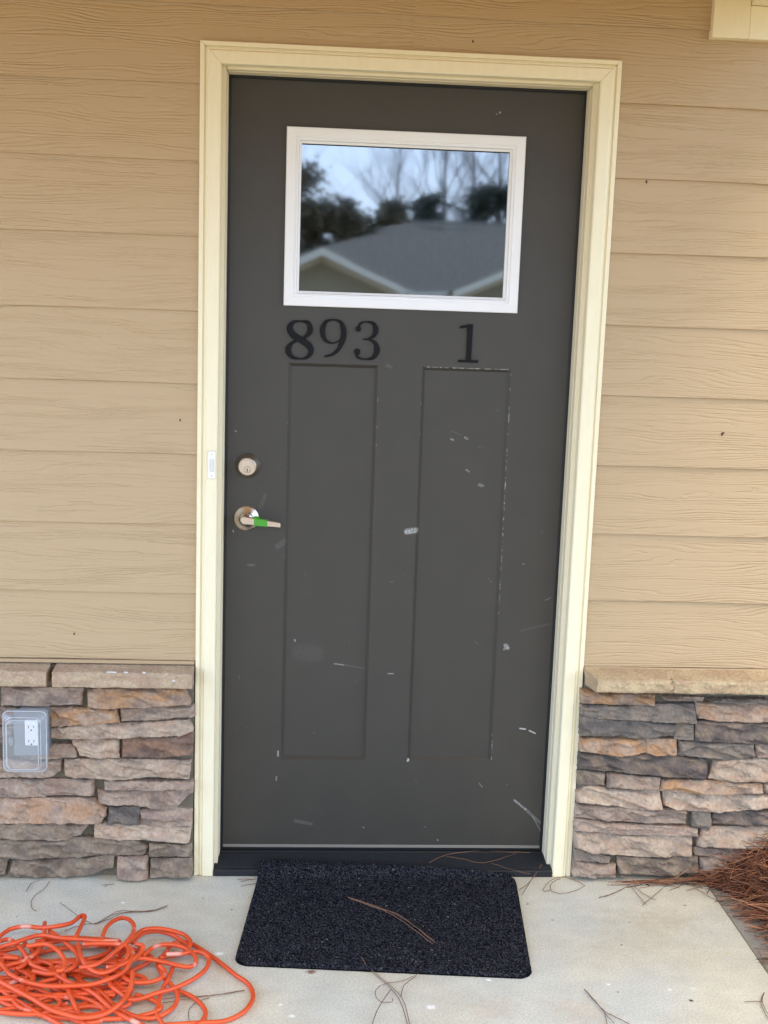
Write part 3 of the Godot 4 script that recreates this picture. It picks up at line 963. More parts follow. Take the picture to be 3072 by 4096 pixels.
	lathe(st, c, [Vector2(0.0332, -0.001), Vector2(0.0332, 0.004), Vector2(0.0325, 0.0055), Vector2(0.0235, 0.025), Vector2(0.0225, 0.026), Vector2(0.0, 0.026)])
	var db := obj(st, "deadbolt", M.nickel, d)
	st = mb()
	lathe(st, c, [Vector2(0.0222, 0.0255), Vector2(0.0222, 0.0285), Vector2(0.0214, 0.0295), Vector2(0.0192, 0.0295), Vector2(0.0188, 0.0278), Vector2(0.0178, 0.0278), Vector2(0.0174, 0.0292), Vector2(0.0, 0.0296)])
	obj(st, "cylinder_face", M.nickel, db)
	st = mb()
	lathe(st, c + Vector3(0, -0.0065, 0), [Vector2(0.0083, 0.029), Vector2(0.0083, 0.0300), Vector2(0.0076, 0.0300), Vector2(0.0, 0.0301)])
	obj(st, "key_plug", M.nickel, db)
	st = mb()
	box(st, c + Vector3(-0.0085, -0.0068, 0.0292), c + Vector3(0.0085, -0.0062, 0.02935))
	lathe(st, c + Vector3(0, -0.0065, 0), [Vector2(0.0084, 0.0297), Vector2(0.0084, 0.0303), Vector2(0.0077, 0.0303), Vector2(0.0077, 0.0297)])
	box(st, c + Vector3(-0.0009, -0.0120, 0.0298), c + Vector3(0.0009, -0.0035, 0.0305))
	box(st, c + Vector3(-0.0004, -0.0125, 0.0298), c + Vector3(0.0019, -0.0098, 0.0306))
	box(st, c + Vector3(-0.0019, -0.0072, 0.0298), c + Vector3(0.0004, -0.0050, 0.0306))
	obj(st, "keyhole", M.hole, db)
	# lever handle
	c = Vector3(-0.393, 0.968, zd)
	st = mb(true)
	lathe(st, c, [Vector2(0.0335, -0.001), Vector2(0.0335, 0.003), Vector2(0.0328, 0.0045), Vector2(0.029, 0.0065), Vector2(0.024, 0.0085), Vector2(0.019, 0.0125), Vector2(0.0165, 0.0165), Vector2(0.0155, 0.018), Vector2(0.0, 0.018)], 48)
	var lv := obj(st, "lever_handle", M.nickel, d)
	st = mb()
	lathe(st, c + Vector3(0.0, 0.002, 0), [Vector2(0.0118, 0.016), Vector2(0.0112, 0.044), Vector2(0.0, 0.044)], 28)
	obj(st, "neck", M.nickel, lv)
	st = mb()
	lever_shape(st, c, 0.0, 1.0, 0.0)
	obj(st, "lever", M.nickel, lv)
	st = mb()
	lever_shape(st, c, 0.335, 0.675, 0.0009)
	box(st, c + Vector3(0.020, 0.0095, 0.046), c + Vector3(0.036, 0.0145, 0.052), 0.002)
	var tp := obj(st, "tape", M.tape, lv)
	tp.set_meta("label", "strip of bright green tape wrapped round the lever")
	# house numbers
	digits(d)

func lever_shape(st: SurfaceTool, c: Vector3, s0: float, s1: float, grow: float) -> void:
	# outline of the lever: round at the spindle, tapering to a cut end
	var n := 30
	var rows := []
	for i in n + 1:
		var s: float = lerp(s0, s1, float(i) / n)
		var x := -0.0125 + s * 0.1035
		var mid: float = 0.0045 - 0.0125 * s
		var half: float = lerp(0.0112, 0.0068, s)
		if s < 0.11:
			half = 0.0112 * sqrt(max(0.02, 1.0 - pow((0.11 - s) / 0.11, 2)))
		var zc: float = 0.0505 - 0.004 * s * s
		rows.append([c + Vector3(x, mid, zc), half + grow, 0.0055 + grow])
	for i in n:
		var A: Array = rows[i]
		var B: Array = rows[i + 1]
		var ring := [[-1, 0.65], [-0.8, 1], [0.8, 1], [1, 0.65], [1, -0.65], [0.8, -1], [-0.8, -1], [-1, -0.65]]
		for k in 8:
			var r0: Array = ring[k]
			var r1: Array = ring[(k + 1) % 8]
			var a := (A[0] as Vector3) + Vector3(0, r0[0] * A[1], r0[1] * A[2])
			var b := (A[0] as Vector3) + Vector3(0, r1[0] * A[1], r1[1] * A[2])
			var cc := (B[0] as Vector3) + Vector3(0, r1[0] * B[1], r1[1] * B[2])
			var dd := (B[0] as Vector3) + Vector3(0, r0[0] * B[1], r0[1] * B[2])
			quad(st, a, b, cc, dd, (a + cc) * 0.5 - ((A[0] as Vector3) + (B[0] as Vector3)) * 0.5)
			if i == 0: tri(st, A[0], a, b, Vector3.LEFT)
			if i == n - 1: tri(st, B[0], cc, dd, Vector3.RIGHT)

# brush-like stroke of varying width, cut from plate: pts are [x, y, width]
func stroke(st: SurfaceTool, pts: Array, o: Vector3, sc: float, zt: float) -> void:
	var ctr := PackedVector3Array()
	for p in pts: ctr.append(Vector3(p[0], p[1], p[2]))
	var s := catmull(ctr, 8)
	var L_ := []
	var R_ := []
	for i in s.size():
		var t := s[min(i + 1, s.size() - 1)] - s[max(i - 1, 0)]
		var nrm := Vector2(-t.y, t.x).normalized()
		var h := s[i].z * 0.5
		L_.append(o + Vector3(s[i].x + nrm.x * h, s[i].y + nrm.y * h, 0) * sc)
		R_.append(o + Vector3(s[i].x - nrm.x * h, s[i].y - nrm.y * h, 0) * sc)
	var up := Vector3(0, 0, zt)
	for i in s.size() - 1:
		var bl: Vector3 = (L_[i] - R_[i]) * 0.10
		var bl2: Vector3 = (L_[i + 1] - R_[i + 1]) * 0.10
		var dn := Vector3(0, 0, 0.0009)
		quad(st, L_[i] + up - bl, L_[i + 1] + up - bl2, R_[i + 1] + up + bl2, R_[i] + up + bl, Vector3.BACK)
		quad(st, L_[i] + up - dn, L_[i + 1] + up - dn, L_[i + 1] + up - bl2, L_[i] + up - bl, L_[i] - R_[i] + Vector3(0, 0, 0.01))
		quad(st, R_[i] + up - dn, R_[i + 1] + up - dn, R_[i + 1] + up + bl2, R_[i] + up + bl, R_[i] - L_[i] + Vector3(0, 0, 0.01))
		quad(st, L_[i], L_[i + 1], L_[i + 1] + up - dn, L_[i] + up - dn, L_[i] - R_[i])
		quad(st, R_[i], R_[i + 1], R_[i + 1] + up - dn, R_[i] + up - dn, R_[i] - L_[i])
	for e in [0, s.size() - 1]:
		quad(st, L_[e], R_[e], R_[e] + up, L_[e] + up, s[e] - s[1 if e == 0 else s.size() - 2])

func ball(st: SurfaceTool, p: Vector2, r: float, o: Vector3, sc: float, zt: float) -> void:
	lathe(st, o + Vector3(p.x, p.y, 0) * sc, [Vector2(r * sc, 0), Vector2(r * sc, zt - 0.0008), Vector2(r * sc * 0.85, zt), Vector2(0, zt)], 20)

func digits(d: Node) -> void:
	var H := 0.1
	var z := -0.0995
	# glyphs in a box one unit high; [x, y, stroke width]
	var eight := [
		[[0.345, 0.985, 0.035], [0.54, 0.95, 0.10], [0.60, 0.76, 0.145], [0.52, 0.62, 0.09], [0.345, 0.52, 0.055]],
		[[0.345, 0.985, 0.035], [0.16, 0.95, 0.085], [0.075, 0.80, 0.155], [0.16, 0.63, 0.165], [0.38, 0.50, 0.16], [0.58, 0.36, 0.165], [0.635, 0.20, 0.125], [0.52, 0.05, 0.07], [0.345, 0.015, 0.035]],
		[[0.345, 0.015, 0.035], [0.14, 0.06, 0.09], [0.045, 0.23, 0.145], [0.12, 0.40, 0.085], [0.30, 0.51, 0.05]]]
	var nine := [
		[[0.33, 0.985, 0.03], [0.14, 0.92, 0.08], [0.055, 0.70, 0.135], [0.13, 0.46, 0.09], [0.31, 0.375, 0.035], [0.47, 0.43, 0.03], [0.56, 0.50, 0.03]],
		[[0.33, 0.985, 0.03], [0.51, 0.93, 0.08], [0.60, 0.74, 0.14], [0.595, 0.50, 0.14], [0.48, 0.22, 0.085], [0.32, 0.08, 0.06], [0.13, 0.025, 0.05]]]
	var three := [
		[[0.13, 0.83, 0.05], [0.16, 0.93, 0.055], [0.31, 0.985, 0.035], [0.50, 0.94, 0.09], [0.57, 0.77, 0.145], [0.50, 0.61, 0.085], [0.34, 0.535, 0.035], [0.25, 0.53, 0.03]],
		[[0.25, 0.53, 0.03], [0.40, 0.53, 0.04], [0.56, 0.44, 0.10], [0.615, 0.26, 0.15], [0.53, 0.07, 0.09], [0.32, 0.015, 0.035], [0.13, 0.06, 0.055], [0.07, 0.17, 0.06]]]
	var one := [
		[[0.30, 0.985, 0.15], [0.30, 0.5, 0.13], [0.30, 0.055, 0.13]],
		[[0.045, 0.905, 0.065], [0.17, 0.925, 0.065], [0.37, 0.945, 0.10]],
		[[0.03, 0.03, 0.06], [0.30, 0.03, 0.06], [0.55, 0.03, 0.06]]]
	var set := [["digit_eight", eight, -0.296, 1.391, [], [[0.52, 0.94], [0.16, 0.09]]], ["digit_nine", nine, -0.2095, 1.398, [], [[0.11, 0.88], [0.42, 0.16]]], ["digit_three", three, -0.1225, 1.395, [[0.115, 0.795, 0.07], [0.10, 0.205, 0.08]], [[0.50, 0.93], [0.50, 0.07]]], ["digit_one", one, 0.1505, 1.397, [], [[0.30, 0.88], [0.30, 0.07]]]]
	for g in set:
		var st := mb()
		var o := Vector3(g[2], g[3], z)
		var n := 0
		for s in g[1]:
			stroke(st, s, o, H, 0.0065 + n * 0.0002)
			n += 1
		for b in g[4]: ball(st, Vector2(b[0], b[1]), b[2], o, H, 0.0069)
		var m := obj(st, g[0], M.number, d)
		for s in g[5]:
			var sc := mb()
			lathe(sc, o + Vector3(s[0], s[1], 0) * H, [Vector2(0.0027, 0.0066), Vector2(0.0025, 0.0079), Vector2(0.0012, 0.0083), Vector2(0.0010, 0.0074), Vector2(0.0, 0.0074)], 14)
			obj(sc, "screw", M.number, m)

# ------------------------------------------------------------------ fittings
func build_fittings() -> void:
	var b := thing("doorbell", "small white doorbell button screwed to the door casing", "doorbell", Vector3(-0.4775, 1.0865, 0))
	var st := mb()
	box(st, Vector3(-0.0098, 0, 0.0002), Vector3(0.0098, 0.0715, 0.0085), 0.0018)
	obj(st, "plate", mat(240, 237, 224, 0.45), b)
	st = mb()
	box(st, Vector3(-0.0050, 0.0185, 0.0087), Vector3(0.0050, 0.0515, 0.0115), 0.0012)
	obj(st, "push_button", mat(216, 214, 206, 0.3), b)
	for y in [0.0075, 0.064]:
		st = mb()
		lathe(st, Vector3(0, y, 0), [Vector2(0.0026, 0.008), Vector2(0.0024, 0.0094), Vector2(0.0, 0.0099)], 14)
		obj(st, "screw", M.nickel, b)
	# weatherproof outlet
	var o := thing("outlet_box", "grey weatherproof outlet with clear bubble cover on the stone base", "outlet", Vector3(-0.925, 0.372, 0.0))
	st = mb()
	box(st, Vector3(-0.037, -0.004, -0.004), Vector3(0.0375, 0.109, 0.052), 0.004)
	obj(st, "back_box", M.box_grey, o)
	st = mb()
	box(st, Vector3(-0.048, -0.012, 0.0522), Vector3(0.040, 0.112, 0.0575), 0.004)
	obj(st, "cover_plate", M.box_grey, o)
	st = mb()
	box(st, Vector3(-0.0185, 0.0175, 0.0577), Vector3(0.0155, 0.0865, 0.0625), 0.002)
	var rc := obj(st, "receptacle", M.plate, o)
	for y in [0.068, 0.030]:
		for s in [[-0.0085, 0.0035, 0.0022], [0.0045, 0.003, 0.0022]]:
			st = mb()
			box(st, Vector3(s[0] - 0.0009, y - s[1], 0.0622), Vector3(s[0] + 0.0009, y + s[1], 0.0629))
			obj(st, "slot", M.hole, rc)
		st = mb()
		lathe(st, Vector3(-0.002, y - 0.0085, 0), [Vector2(0.0022, 0.0622), Vector2(0.0022, 0.0629), Vector2(0, 0.0629)], 12)
		obj(st, "ground_hole", M.hole, rc)
	# hinge knuckles on the outer side of the cover
	for y in [0.028, 0.088]:
		st = mb()
		box(st, Vector3(-0.0585, y - 0.011, 0.054), Vector3(-0.0482, y + 0.011, 0.066), 0.003)
		obj(st, "hinge", M.box_grey, o)
	# bubble cover: rounded shell, open at the back, with a stepped front
	st = mb(true)
	var rings := [[0.0, 0.058, 0.012], [0.0, 0.082, 0.014], [0.001, 0.0905, 0.015], [0.004, 0.0955, 0.016], [0.011, 0.0985, 0.016], [0.0125, 0.1045, 0.016], [0.015, 0.1085, 0.015], [0.020, 0.1105, 0.014], [0.034, 0.1110, 0.012]]
	var lo := Vector2(-0.068, -0.044)
	var hi := Vector2(0.0405, 0.1165)
	var loops := []
	for r in rings:
		var lp := PackedVector3Array()
		var a := lo + Vector2(r[0], r[0])
		var c := hi - Vector2(r[0], r[0])
		var rad: float = r[2]
		var cs := [[Vector2(c.x - rad, c.y - rad), 0.0], [Vector2(a.x + rad, c.y - rad), 0.25], [Vector2(a.x + rad, a.y + rad), 0.5], [Vector2(c.x - rad, a.y + rad), 0.75]]
		for q in cs:
			for i in 7:
				var t: float = (q[1] + 0.25 * i / 6.0) * TAU
				var p := (q[0] as Vector2) + Vector2(cos(t), sin(t)) * rad
				lp.append(Vector3(p.x, p.y, r[1]))
		loops.append(lp)
	var m := (loops[0] as PackedVector3Array).size()
	for k in loops.size() - 1:
		for i in m:
			var i2 := (i + 1) % m
			var A: Vector3 = loops[k][i]
			quad(st, A, loops[k][i2], loops[k + 1][i2], loops[k + 1][i], A - Vector3(-0.01, 0.04, 0.03))
	var cen := Vector3(-0.0105, 0.0372, 0.1112)
	for i in m: tri(st, cen, loops[-1][i], loops[-1][(i + 1) % m], Vector3.BACK)
	var rims := mb(true)
	for k in [1, 4, 6]:
		var lp := PackedVector3Array(loops[k])
		lp.append(lp[0])
		tube(rims, lp, PackedFloat32Array([0.0011 if k > 1 else 0.0016]), 6)
	var cv := obj(st, "cover", M.clear, o)
	obj(rims, "cover_rim", M.clear_rim, cv)
	cv.set_meta("label", "clear plastic bubble cover")

# ------------------------------------------------------------------ mat, cord, straw
func mat_height(z: float) -> float:
	# the back edge of the mat lies up on the sill
	return lerp(0.0, 0.0195, smoothstep(0.035, -0.006, z)) + (0.0018 if z < 0 else 0.0)

func build_mat() -> void:
	var w := 0.700
	var h := 0.499
	var nx := 300
	var nz := 420
	var n := noise(311, 1.0, 2)
	var n2 := noise(312, 1.0, 1)
	var ctr := Vector3(-0.011, 0, 0.231)
	var ang := 0.0886
	var ca := cos(ang)
	var sa := sin(ang)
	var rad := 0.035
	var st := mb(true)
	var P := []
	var C := []
	rng.seed = 19
	for j in nz + 1:
		var row := PackedVector3Array()
		var crow := PackedColorArray()
		for i in nx + 1:
			var x := -w / 2 + w * i / nx
			var z := -h / 2 + h * j / nz
			# pull the corners in to a rounded outline
			var hx := w / 2 - rad
			var hz := h / 2 - rad
			var qx: float = abs(x) - hx
			var qz: float = abs(z) - hz
			if qx > 0 and qz > 0:
				var m: float = max(qx, qz)
				var l := Vector2(qx, qz).length()
				x = sign(x) * (hx + qx * m / l)
				z = sign(z) * (hz + qz * m / l)
			var dx: float = w / 2 - abs(x)
			var dz: float = h / 2 - abs(z)
			var edge: float = min(dx, dz)
			var rib := 0.5 + 0.5 * cos(TAU * (z + h / 2) / 0.0115)
			var y: float = 0.0098 - 0.0075 * pow(rib, 5.0) * clamp(0.7 + 1.1 * n2.get_noise_2d(x * 28, z * 60), 0.0, 1.0) + 0.0014 * n.get_noise_2d(x * 150, z * 300) + 0.0008 * n.get_noise_2d(x * 620, z * 620) + rng.randf_range(-0.0007, 0.0007)
			if edge < 0.004: y *= 0.35 + 0.65 * edge / 0.004
			var wx := ctr.x + x * ca - z * sa
			var wz := ctr.z + x * sa + z * ca
			var jag := 0.0009 * n2.get_noise_2d(x * 300, z * 300) if edge < 0.003 else 0.0
			row.append(Vector3(wx + jag, y + mat_height(wz), wz + jag))
			# mixed yarn: navy black with grey flecks and a little lint
			var f := n.get_noise_2d(x * 240 + 90, z * 640)
			var g := rng.randf()
			var c := lin(19, 20, 24).lerp(lin(80, 80, 84), clamp(smoothstep(0.05, 0.5, f) * 0.8 + (0.5 if g > 0.93 else 0.0), 0, 1))
			if g > 0.9985: c = lin(150, 148, 140)
			crow.append(c)
		P.append(row)
		C.append(crow)
	for j in nz:
		for i in nx:
			for q in [[0, 0], [0, 1], [1, 1], [0, 0], [1, 1], [1, 0]]:
				st.set_color(C[j + q[1]][i + q[0]])
				st.add_vertex(P[j + q[1]][i + q[0]])
	# rubber edge down to the slab
	var ring := []
	for i in nx: ring.append([i, 0])
	for j in nz: ring.append([nx, j])
	for i in nx: ring.append([nx - i, nz])
	for j in nz: ring.append([0, nz - j])
	st.set_color(lin(20, 21, 24))
	for k in ring.size():
		var a: Vector3 = P[ring[k][1]][ring[k][0]]
		var b: Vector3 = P[ring[(k + 1) % ring.size()][1]][ring[(k + 1) % ring.size()][0]]
		quad(st, a, b, Vector3(b.x, mat_height(b.z) + 0.0008, b.z), Vector3(a.x, mat_height(a.z) + 0.0008, a.z), (a + b) * 0.5 - ctr)
	var mm := mat(255, 255, 255, 0.95)
	mm.vertex_color_use_as_albedo = true
	mm.metallic_specular = 0.15
	tag(obj(st, "doormat", mm), "ribbed black doormat with rounded corners at the door sill", "doormat")

func build_cord() -> void:
	var st := mb(true)
	var wear := noise(401, 1.0, 2)
	var strands := [
	[-0.721,0.012,0.483,-0.724,0.011,0.534,-0.729,0.011,0.567,-0.755,0.01,0.592,-0.792,0.01,0.608,-0.823,0.01,0.593,-0.864,0.01,0.543,-0.837,0.011,0.49,-0.867,0.01,0.458,-0.818,0.011,0.446,-0.738,0.012,0.443,-0.753,0.012,0.462],
	[-0.886,0.018,0.579,-0.842,0.017,0.583,-0.791,0.018,0.599,-0.741,0.021,0.6,-0.693,0.017,0.61,-0.659,0.019,0.639,-0.641,0.013,0.661,-0.651,0.014,0.687,-0.685,0.014,0.692,-0.732,0.013,0.666],
	[-0.998,0.016,0.428,-0.957,0.013,0.409,-0.91,0.02,0.434,-0.865,0.02,0.454,-0.831,0.022,0.495,-0.822,0.022,0.554,-0.843,0.015,0.592,-0.9,0.017,0.605,-0.93,0.013,0.574,-0.923,0.016,0.547],
	[-0.589,0.018,0.596,-0.546,0.014,0.612,-0.528,0.016,0.649,-0.583,0.011,0.671,-0.656,0.016,0.682,-0.689,0.014,0.664,-0.75,0.016,0.643,-0.798,0.019,0.623,-0.755,0.017,0.589],
	[-0.607,0.021,0.392,-0.603,0.025,0.438,-0.638,0.026,0.467,-0.686,0.024,0.474,-0.754,0.027,0.481,-0.819,0.021,0.462,-0.837,0.024,0.443,-0.854,0.02,0.397,-0.784,0.022,0.37,-0.728,0.026,0.372,-0.659,0.021,0.374,-0.674,0.027,0.4,-0.638,0.023,0.419,-0.649,0.026,0.461,-0.643,0.026,0.49],
	[-0.836,0.017,0.553,-0.875,0.02,0.569,-0.936,0.013,0.549,-0.979,0.014,0.534,-1.008,0.013,0.51,-1.025,0.01,0.466,-0.988,0.016,0.438,-0.976,0.012,0.418,-0.915,0.019,0.448,-0.901,0.018,0.474,-0.853,0.02,0.504,-0.824,0.023,0.543,-0.853,0.016,0.566,-0.912,0.017,0.58,-1,0.011,0.551],
	[-0.855,0.019,0.372,-0.802,0.024,0.365,-0.727,0.021,0.363,-0.674,0.027,0.402,-0.68,0.024,0.435,-0.716,0.026,0.464,-0.73,0.027,0.475,-0.818,0.021,0.47,-0.852,0.024,0.469,-0.957,0.013,0.424,-0.881,0.021,0.399,-0.881,0.018,0.367],
	[-0.731,0.01,0.616,-0.773,0.009,0.633,-0.822,0.009,0.635,-0.88,0.009,0.604,-0.921,0.009,0.548,-0.876,0.01,0.504,-0.847,0.011,0.486,-0.812,0.011,0.484,-0.748,0.012,0.494,-0.723,0.011,0.526,-0.665,0.01,0.581,-0.712,0.009,0.626,-0.778,0.009,0.637],
	[-0.849,0.011,0.417,-0.799,0.011,0.391,-0.741,0.011,0.382,-0.686,0.011,0.379,-0.62,0.011,0.394,-0.572,0.011,0.435,-0.608,0.011,0.482,-0.64,0.011,0.507,-0.722,0.012,0.507,-0.765,0.012,0.495,-0.802,0.011,0.475,-0.836,0.011,0.436,-0.85,0.01,0.387],
	[-0.956,0.017,0.45,-0.873,0.018,0.447,-0.798,0.026,0.482,-0.792,0.021,0.503,-0.763,0.024,0.533,-0.803,0.021,0.551,-0.811,0.018,0.569,-0.913,0.018,0.572,-0.965,0.011,0.542,-0.993,0.015,0.516,-1.007,0.012,0.484,-0.958,0.015,0.471,-0.957,0.017,0.458,-0.869,0.018,0.457],
	[-0.868,0.012,0.651,-0.831,0.014,0.66,-0.795,0.015,0.663,-0.761,0.013,0.657,-0.721,0.018,0.65,-0.681,0.015,0.635,-0.644,0.017,0.645,-0.618,0.017,0.63,-0.609,0.017,0.592],
	[-0.645,0.012,0.488,-0.618,0.011,0.506,-0.618,0.011,0.531,-0.644,0.011,0.552,-0.717,0.011,0.555,-0.782,0.011,0.539,-0.778,0.011,0.518,-0.831,0.011,0.497,-0.84,0.011,0.475],
	[-0.724,0.018,0.607,-0.819,0.02,0.598,-0.875,0.015,0.566,-0.868,0.02,0.553,-0.84,0.019,0.53,-0.827,0.021,0.511,-0.71,0.026,0.51,-0.616,0.021,0.515,-0.574,0.023,0.546,-0.65,0.02,0.564,-0.598,0.02,0.583,-0.728,0.02,0.598,-0.797,0.016,0.599,-0.842,0.02,0.592,-0.823,0.017,0.56],
	[-0.901,0.012,0.686,-0.946,0.012,0.632,-0.951,0.012,0.58,-0.923,0.018,0.56,-0.886,0.015,0.541,-0.831,0.022,0.548,-0.813,0.019,0.567,-0.747,0.017,0.62,-0.781,0.016,0.671],
	[-0.755,0.012,0.448,-0.701,0.012,0.435,-0.637,0.012,0.452,-0.622,0.011,0.494,-0.637,0.011,0.534,-0.66,0.011,0.555,-0.702,0.011,0.566,-0.759,0.011,0.57,-0.779,0.011,0.554],
	[-0.63,0.02,0.601,-0.686,0.018,0.594,-0.739,0.023,0.583,-0.758,0.02,0.557,-0.76,0.024,0.535,-0.787,0.024,0.501,-0.726,0.024,0.475,-0.643,0.027,0.485,-0.662,0.022,0.503],
	[-0.879,0.015,0.605,-0.842,0.015,0.613,-0.797,0.017,0.653,-0.758,0.012,0.676,-0.723,0.015,0.708],
	[-0.555,0.019,0.473,-0.542,0.022,0.513,-0.529,0.018,0.534,-0.511,0.016,0.558,-0.497,0.017,0.592,-0.497,0.011,0.621,-0.511,0.015,0.658,-0.537,0.011,0.673,-0.569,0.013,0.674,-0.599,0.015,0.659,-0.633,0.015,0.627,-0.658,0.022,0.599,-0.685,0.019,0.569],
	[-0.499,0.009,0.566,-0.468,0.008,0.585,-0.443,0.008,0.616,-0.43,0.007,0.647,-0.434,0.007,0.678,-0.453,0.007,0.704],
	[-0.8,0.009,0.62,-0.845,0.009,0.631,-0.87,0.008,0.636,-0.9,0.008,0.624,-0.963,0.008,0.584,-0.977,0.008,0.537,-0.942,0.009,0.512,-0.908,0.009,0.511,-0.825,0.011,0.521],
	[-0.558,0.011,0.444,-0.543,0.01,0.407,-0.536,0.01,0.373,-0.517,0.01,0.359,-0.489,0.009,0.364,-0.455,0.009,0.397,-0.412,0.008,0.448,-0.374,0.008,0.5,-0.346,0.007,0.531,-0.333,0.007,0.564,-0.33,0.007,0.596,-0.341,0.007,0.635,-0.361,0.007,0.662,-0.392,0.007,0.681,-0.434,0.007,0.685,-0.476,0.007,0.689,-0.51,0.007,0.693,-0.543,0.007,0.707],
	[-0.781,0.026,0.494,-0.713,0.022,0.513,-0.652,0.025,0.549,-0.613,0.018,0.58,-0.598,0.016,0.631,-0.685,0.016,0.673,-0.75,0.012,0.67,-0.822,0.017,0.645,-0.858,0.014,0.599,-0.896,0.018,0.562,-0.935,0.016,0.51,-0.85,0.02,0.471,-0.766,0.027,0.479],
	[-0.756,0.035,0.54,-0.736,0.029,0.59,-0.717,0.027,0.633,-0.7,0.019,0.663,-0.677,0.018,0.716],
	[-0.852,0.03,0.455,-0.835,0.034,0.497,-0.796,0.034,0.525,-0.767,0.032,0.543,-0.735,0.034,0.573,-0.704,0.028,0.584,-0.674,0.029,0.611,-0.645,0.023,0.639,-0.619,0.02,0.665,-0.584,0.018,0.691,-0.551,0.012,0.706],
	[-0.518,0.017,0.477,-0.522,0.021,0.532,-0.532,0.015,0.57,-0.534,0.015,0.628,-0.533,0.013,0.662,-0.513,0.009,0.701],
	[-0.538,0.031,0.451,-0.501,0.029,0.444,-0.472,0.023,0.425,-0.447,0.025,0.441,-0.438,0.02,0.461,-0.445,0.022,0.507,-0.472,0.023,0.549,-0.506,0.021,0.576,-0.542,0.026,0.603,-0.573,0.021,0.615,-0.597,0.025,0.625,-0.622,0.027,0.601,-0.644,0.03,0.579,-0.66,0.037,0.544],
	[-0.589,0.037,0.469,-0.572,0.033,0.425,-0.544,0.03,0.405,-0.512,0.03,0.412,-0.487,0.024,0.424,-0.469,0.027,0.458,-0.469,0.023,0.48,-0.484,0.026,0.496,-0.515,0.029,0.491,-0.554,0.031,0.478,-0.592,0.038,0.48,-0.617,0.035,0.485],
	[-0.623,0.026,0.39,-0.611,0.018,0.338,-0.581,0.021,0.327,-0.544,0.017,0.332,-0.509,0.017,0.366,-0.49,0.02,0.401,-0.506,0.017,0.425,-0.553,0.024,0.453],
	[-0.649,0.039,0.472,-0.64,0.037,0.431,-0.623,0.038,0.389,-0.607,0.028,0.336,-0.572,0.03,0.331,-0.532,0.025,0.335,-0.502,0.024,0.355,-0.487,0.027,0.392,-0.492,0.024,0.417],
	[-0.69,0.052,0.42,-0.69,0.048,0.36,-0.678,0.041,0.312,-0.658,0.034,0.288,-0.632,0.044,0.329,-0.624,0.044,0.368,-0.629,0.053,0.429,-0.649,0.052,0.472,-0.667,0.05,0.504,-0.691,0.051,0.533,-0.721,0.046,0.532],
	[-0.742,0.051,0.44,-0.722,0.054,0.504,-0.702,0.047,0.534,-0.673,0.046,0.555,-0.649,0.047,0.547,-0.628,0.046,0.512,-0.619,0.052,0.487,-0.626,0.049,0.452,-0.646,0.054,0.446,-0.692,0.054,0.443,-0.73,0.052,0.443],
	[-0.85,0.022,0.289,-0.841,0.03,0.335,-0.832,0.029,0.38,-0.832,0.036,0.444,-0.855,0.03,0.477,-0.882,0.029,0.489,-0.899,0.028,0.495,-0.909,0.025,0.46,-0.891,0.031,0.464,-0.873,0.028,0.463],
	[-0.948,0.03,0.389,-0.939,0.028,0.363,-0.924,0.026,0.328,-0.889,0.033,0.326,-0.848,0.033,0.333,-0.807,0.042,0.341,-0.78,0.038,0.318,-0.765,0.033,0.275,-0.754,0.036,0.285,-0.753,0.038,0.319,-0.751,0.052,0.391,-0.754,0.05,0.416],
	[-0.937,0.034,0.462,-0.925,0.031,0.42,-0.896,0.038,0.414,-0.863,0.04,0.391,-0.834,0.041,0.382,-0.789,0.051,0.412,-0.742,0.05,0.417,-0.693,0.056,0.435,-0.651,0.051,0.427],
	[-0.927,0.034,0.469,-0.897,0.034,0.503,-0.872,0.038,0.545,-0.833,0.035,0.57,-0.782,0.038,0.593,-0.731,0.039,0.595,-0.682,0.039,0.588,-0.648,0.044,0.576,-0.623,0.042,0.546,-0.61,0.049,0.51,-0.612,0.049,0.471,-0.622,0.05,0.451],
	[-0.904,0.037,0.559,-0.886,0.038,0.575,-0.851,0.039,0.604,-0.801,0.034,0.637,-0.758,0.034,0.674,-0.72,0.028,0.686,-0.691,0.028,0.697,-0.66,0.028,0.694,-0.635,0.028,0.679,-0.613,0.035,0.659,-0.601,0.037,0.624,-0.596,0.046,0.594,-0.599,0.051,0.558],
	[-0.828,0.026,0.336,-0.795,0.037,0.386,-0.759,0.038,0.432,-0.736,0.039,0.471,-0.733,0.039,0.507,-0.752,0.034,0.525,-0.785,0.036,0.541,-0.827,0.03,0.519],
	[-0.609,0.048,0.436,-0.592,0.051,0.448,-0.593,0.046,0.468,-0.607,0.049,0.503,-0.633,0.047,0.527,-0.662,0.047,0.534],
	[-0.64,0.036,0.529,-0.606,0.031,0.562,-0.57,0.027,0.562,-0.541,0.03,0.553,-0.532,0.026,0.52,-0.547,0.033,0.503],
	[-0.935,0.025,0.38,-0.915,0.022,0.368,-0.885,0.029,0.41,-0.86,0.032,0.452,-0.849,0.03,0.484,-0.865,0.032,0.514],
	[-0.855,0.055,0.456,-0.811,0.058,0.453,-0.776,0.065,0.494,-0.755,0.059,0.526,-0.753,0.056,0.556,-0.766,0.055,0.561]]
	for s in strands:
		var p := catmull(vecs(s), 9)
		var cols := PackedColorArray()
		var k := 0
		for q in p:
			var c := lin(222, 88, 42).lerp(lin(206, 76, 34), 0.5 + 0.5 * wear.get_noise_3d(q.x * 9, q.y * 9, q.z * 9))
			var m := wear.get_noise_3d(q.x * 7.0 + 40, k * 0.05, q.z * 7.0)
			if m > 0.46: c = c.lerp(lin(230, 200, 184), clamp((m - 0.46) * 2.5, 0, 0.5))
			cols.append(c)
			k += 1
		tube(st, p, PackedFloat32Array([0.0053]), 9, cols)
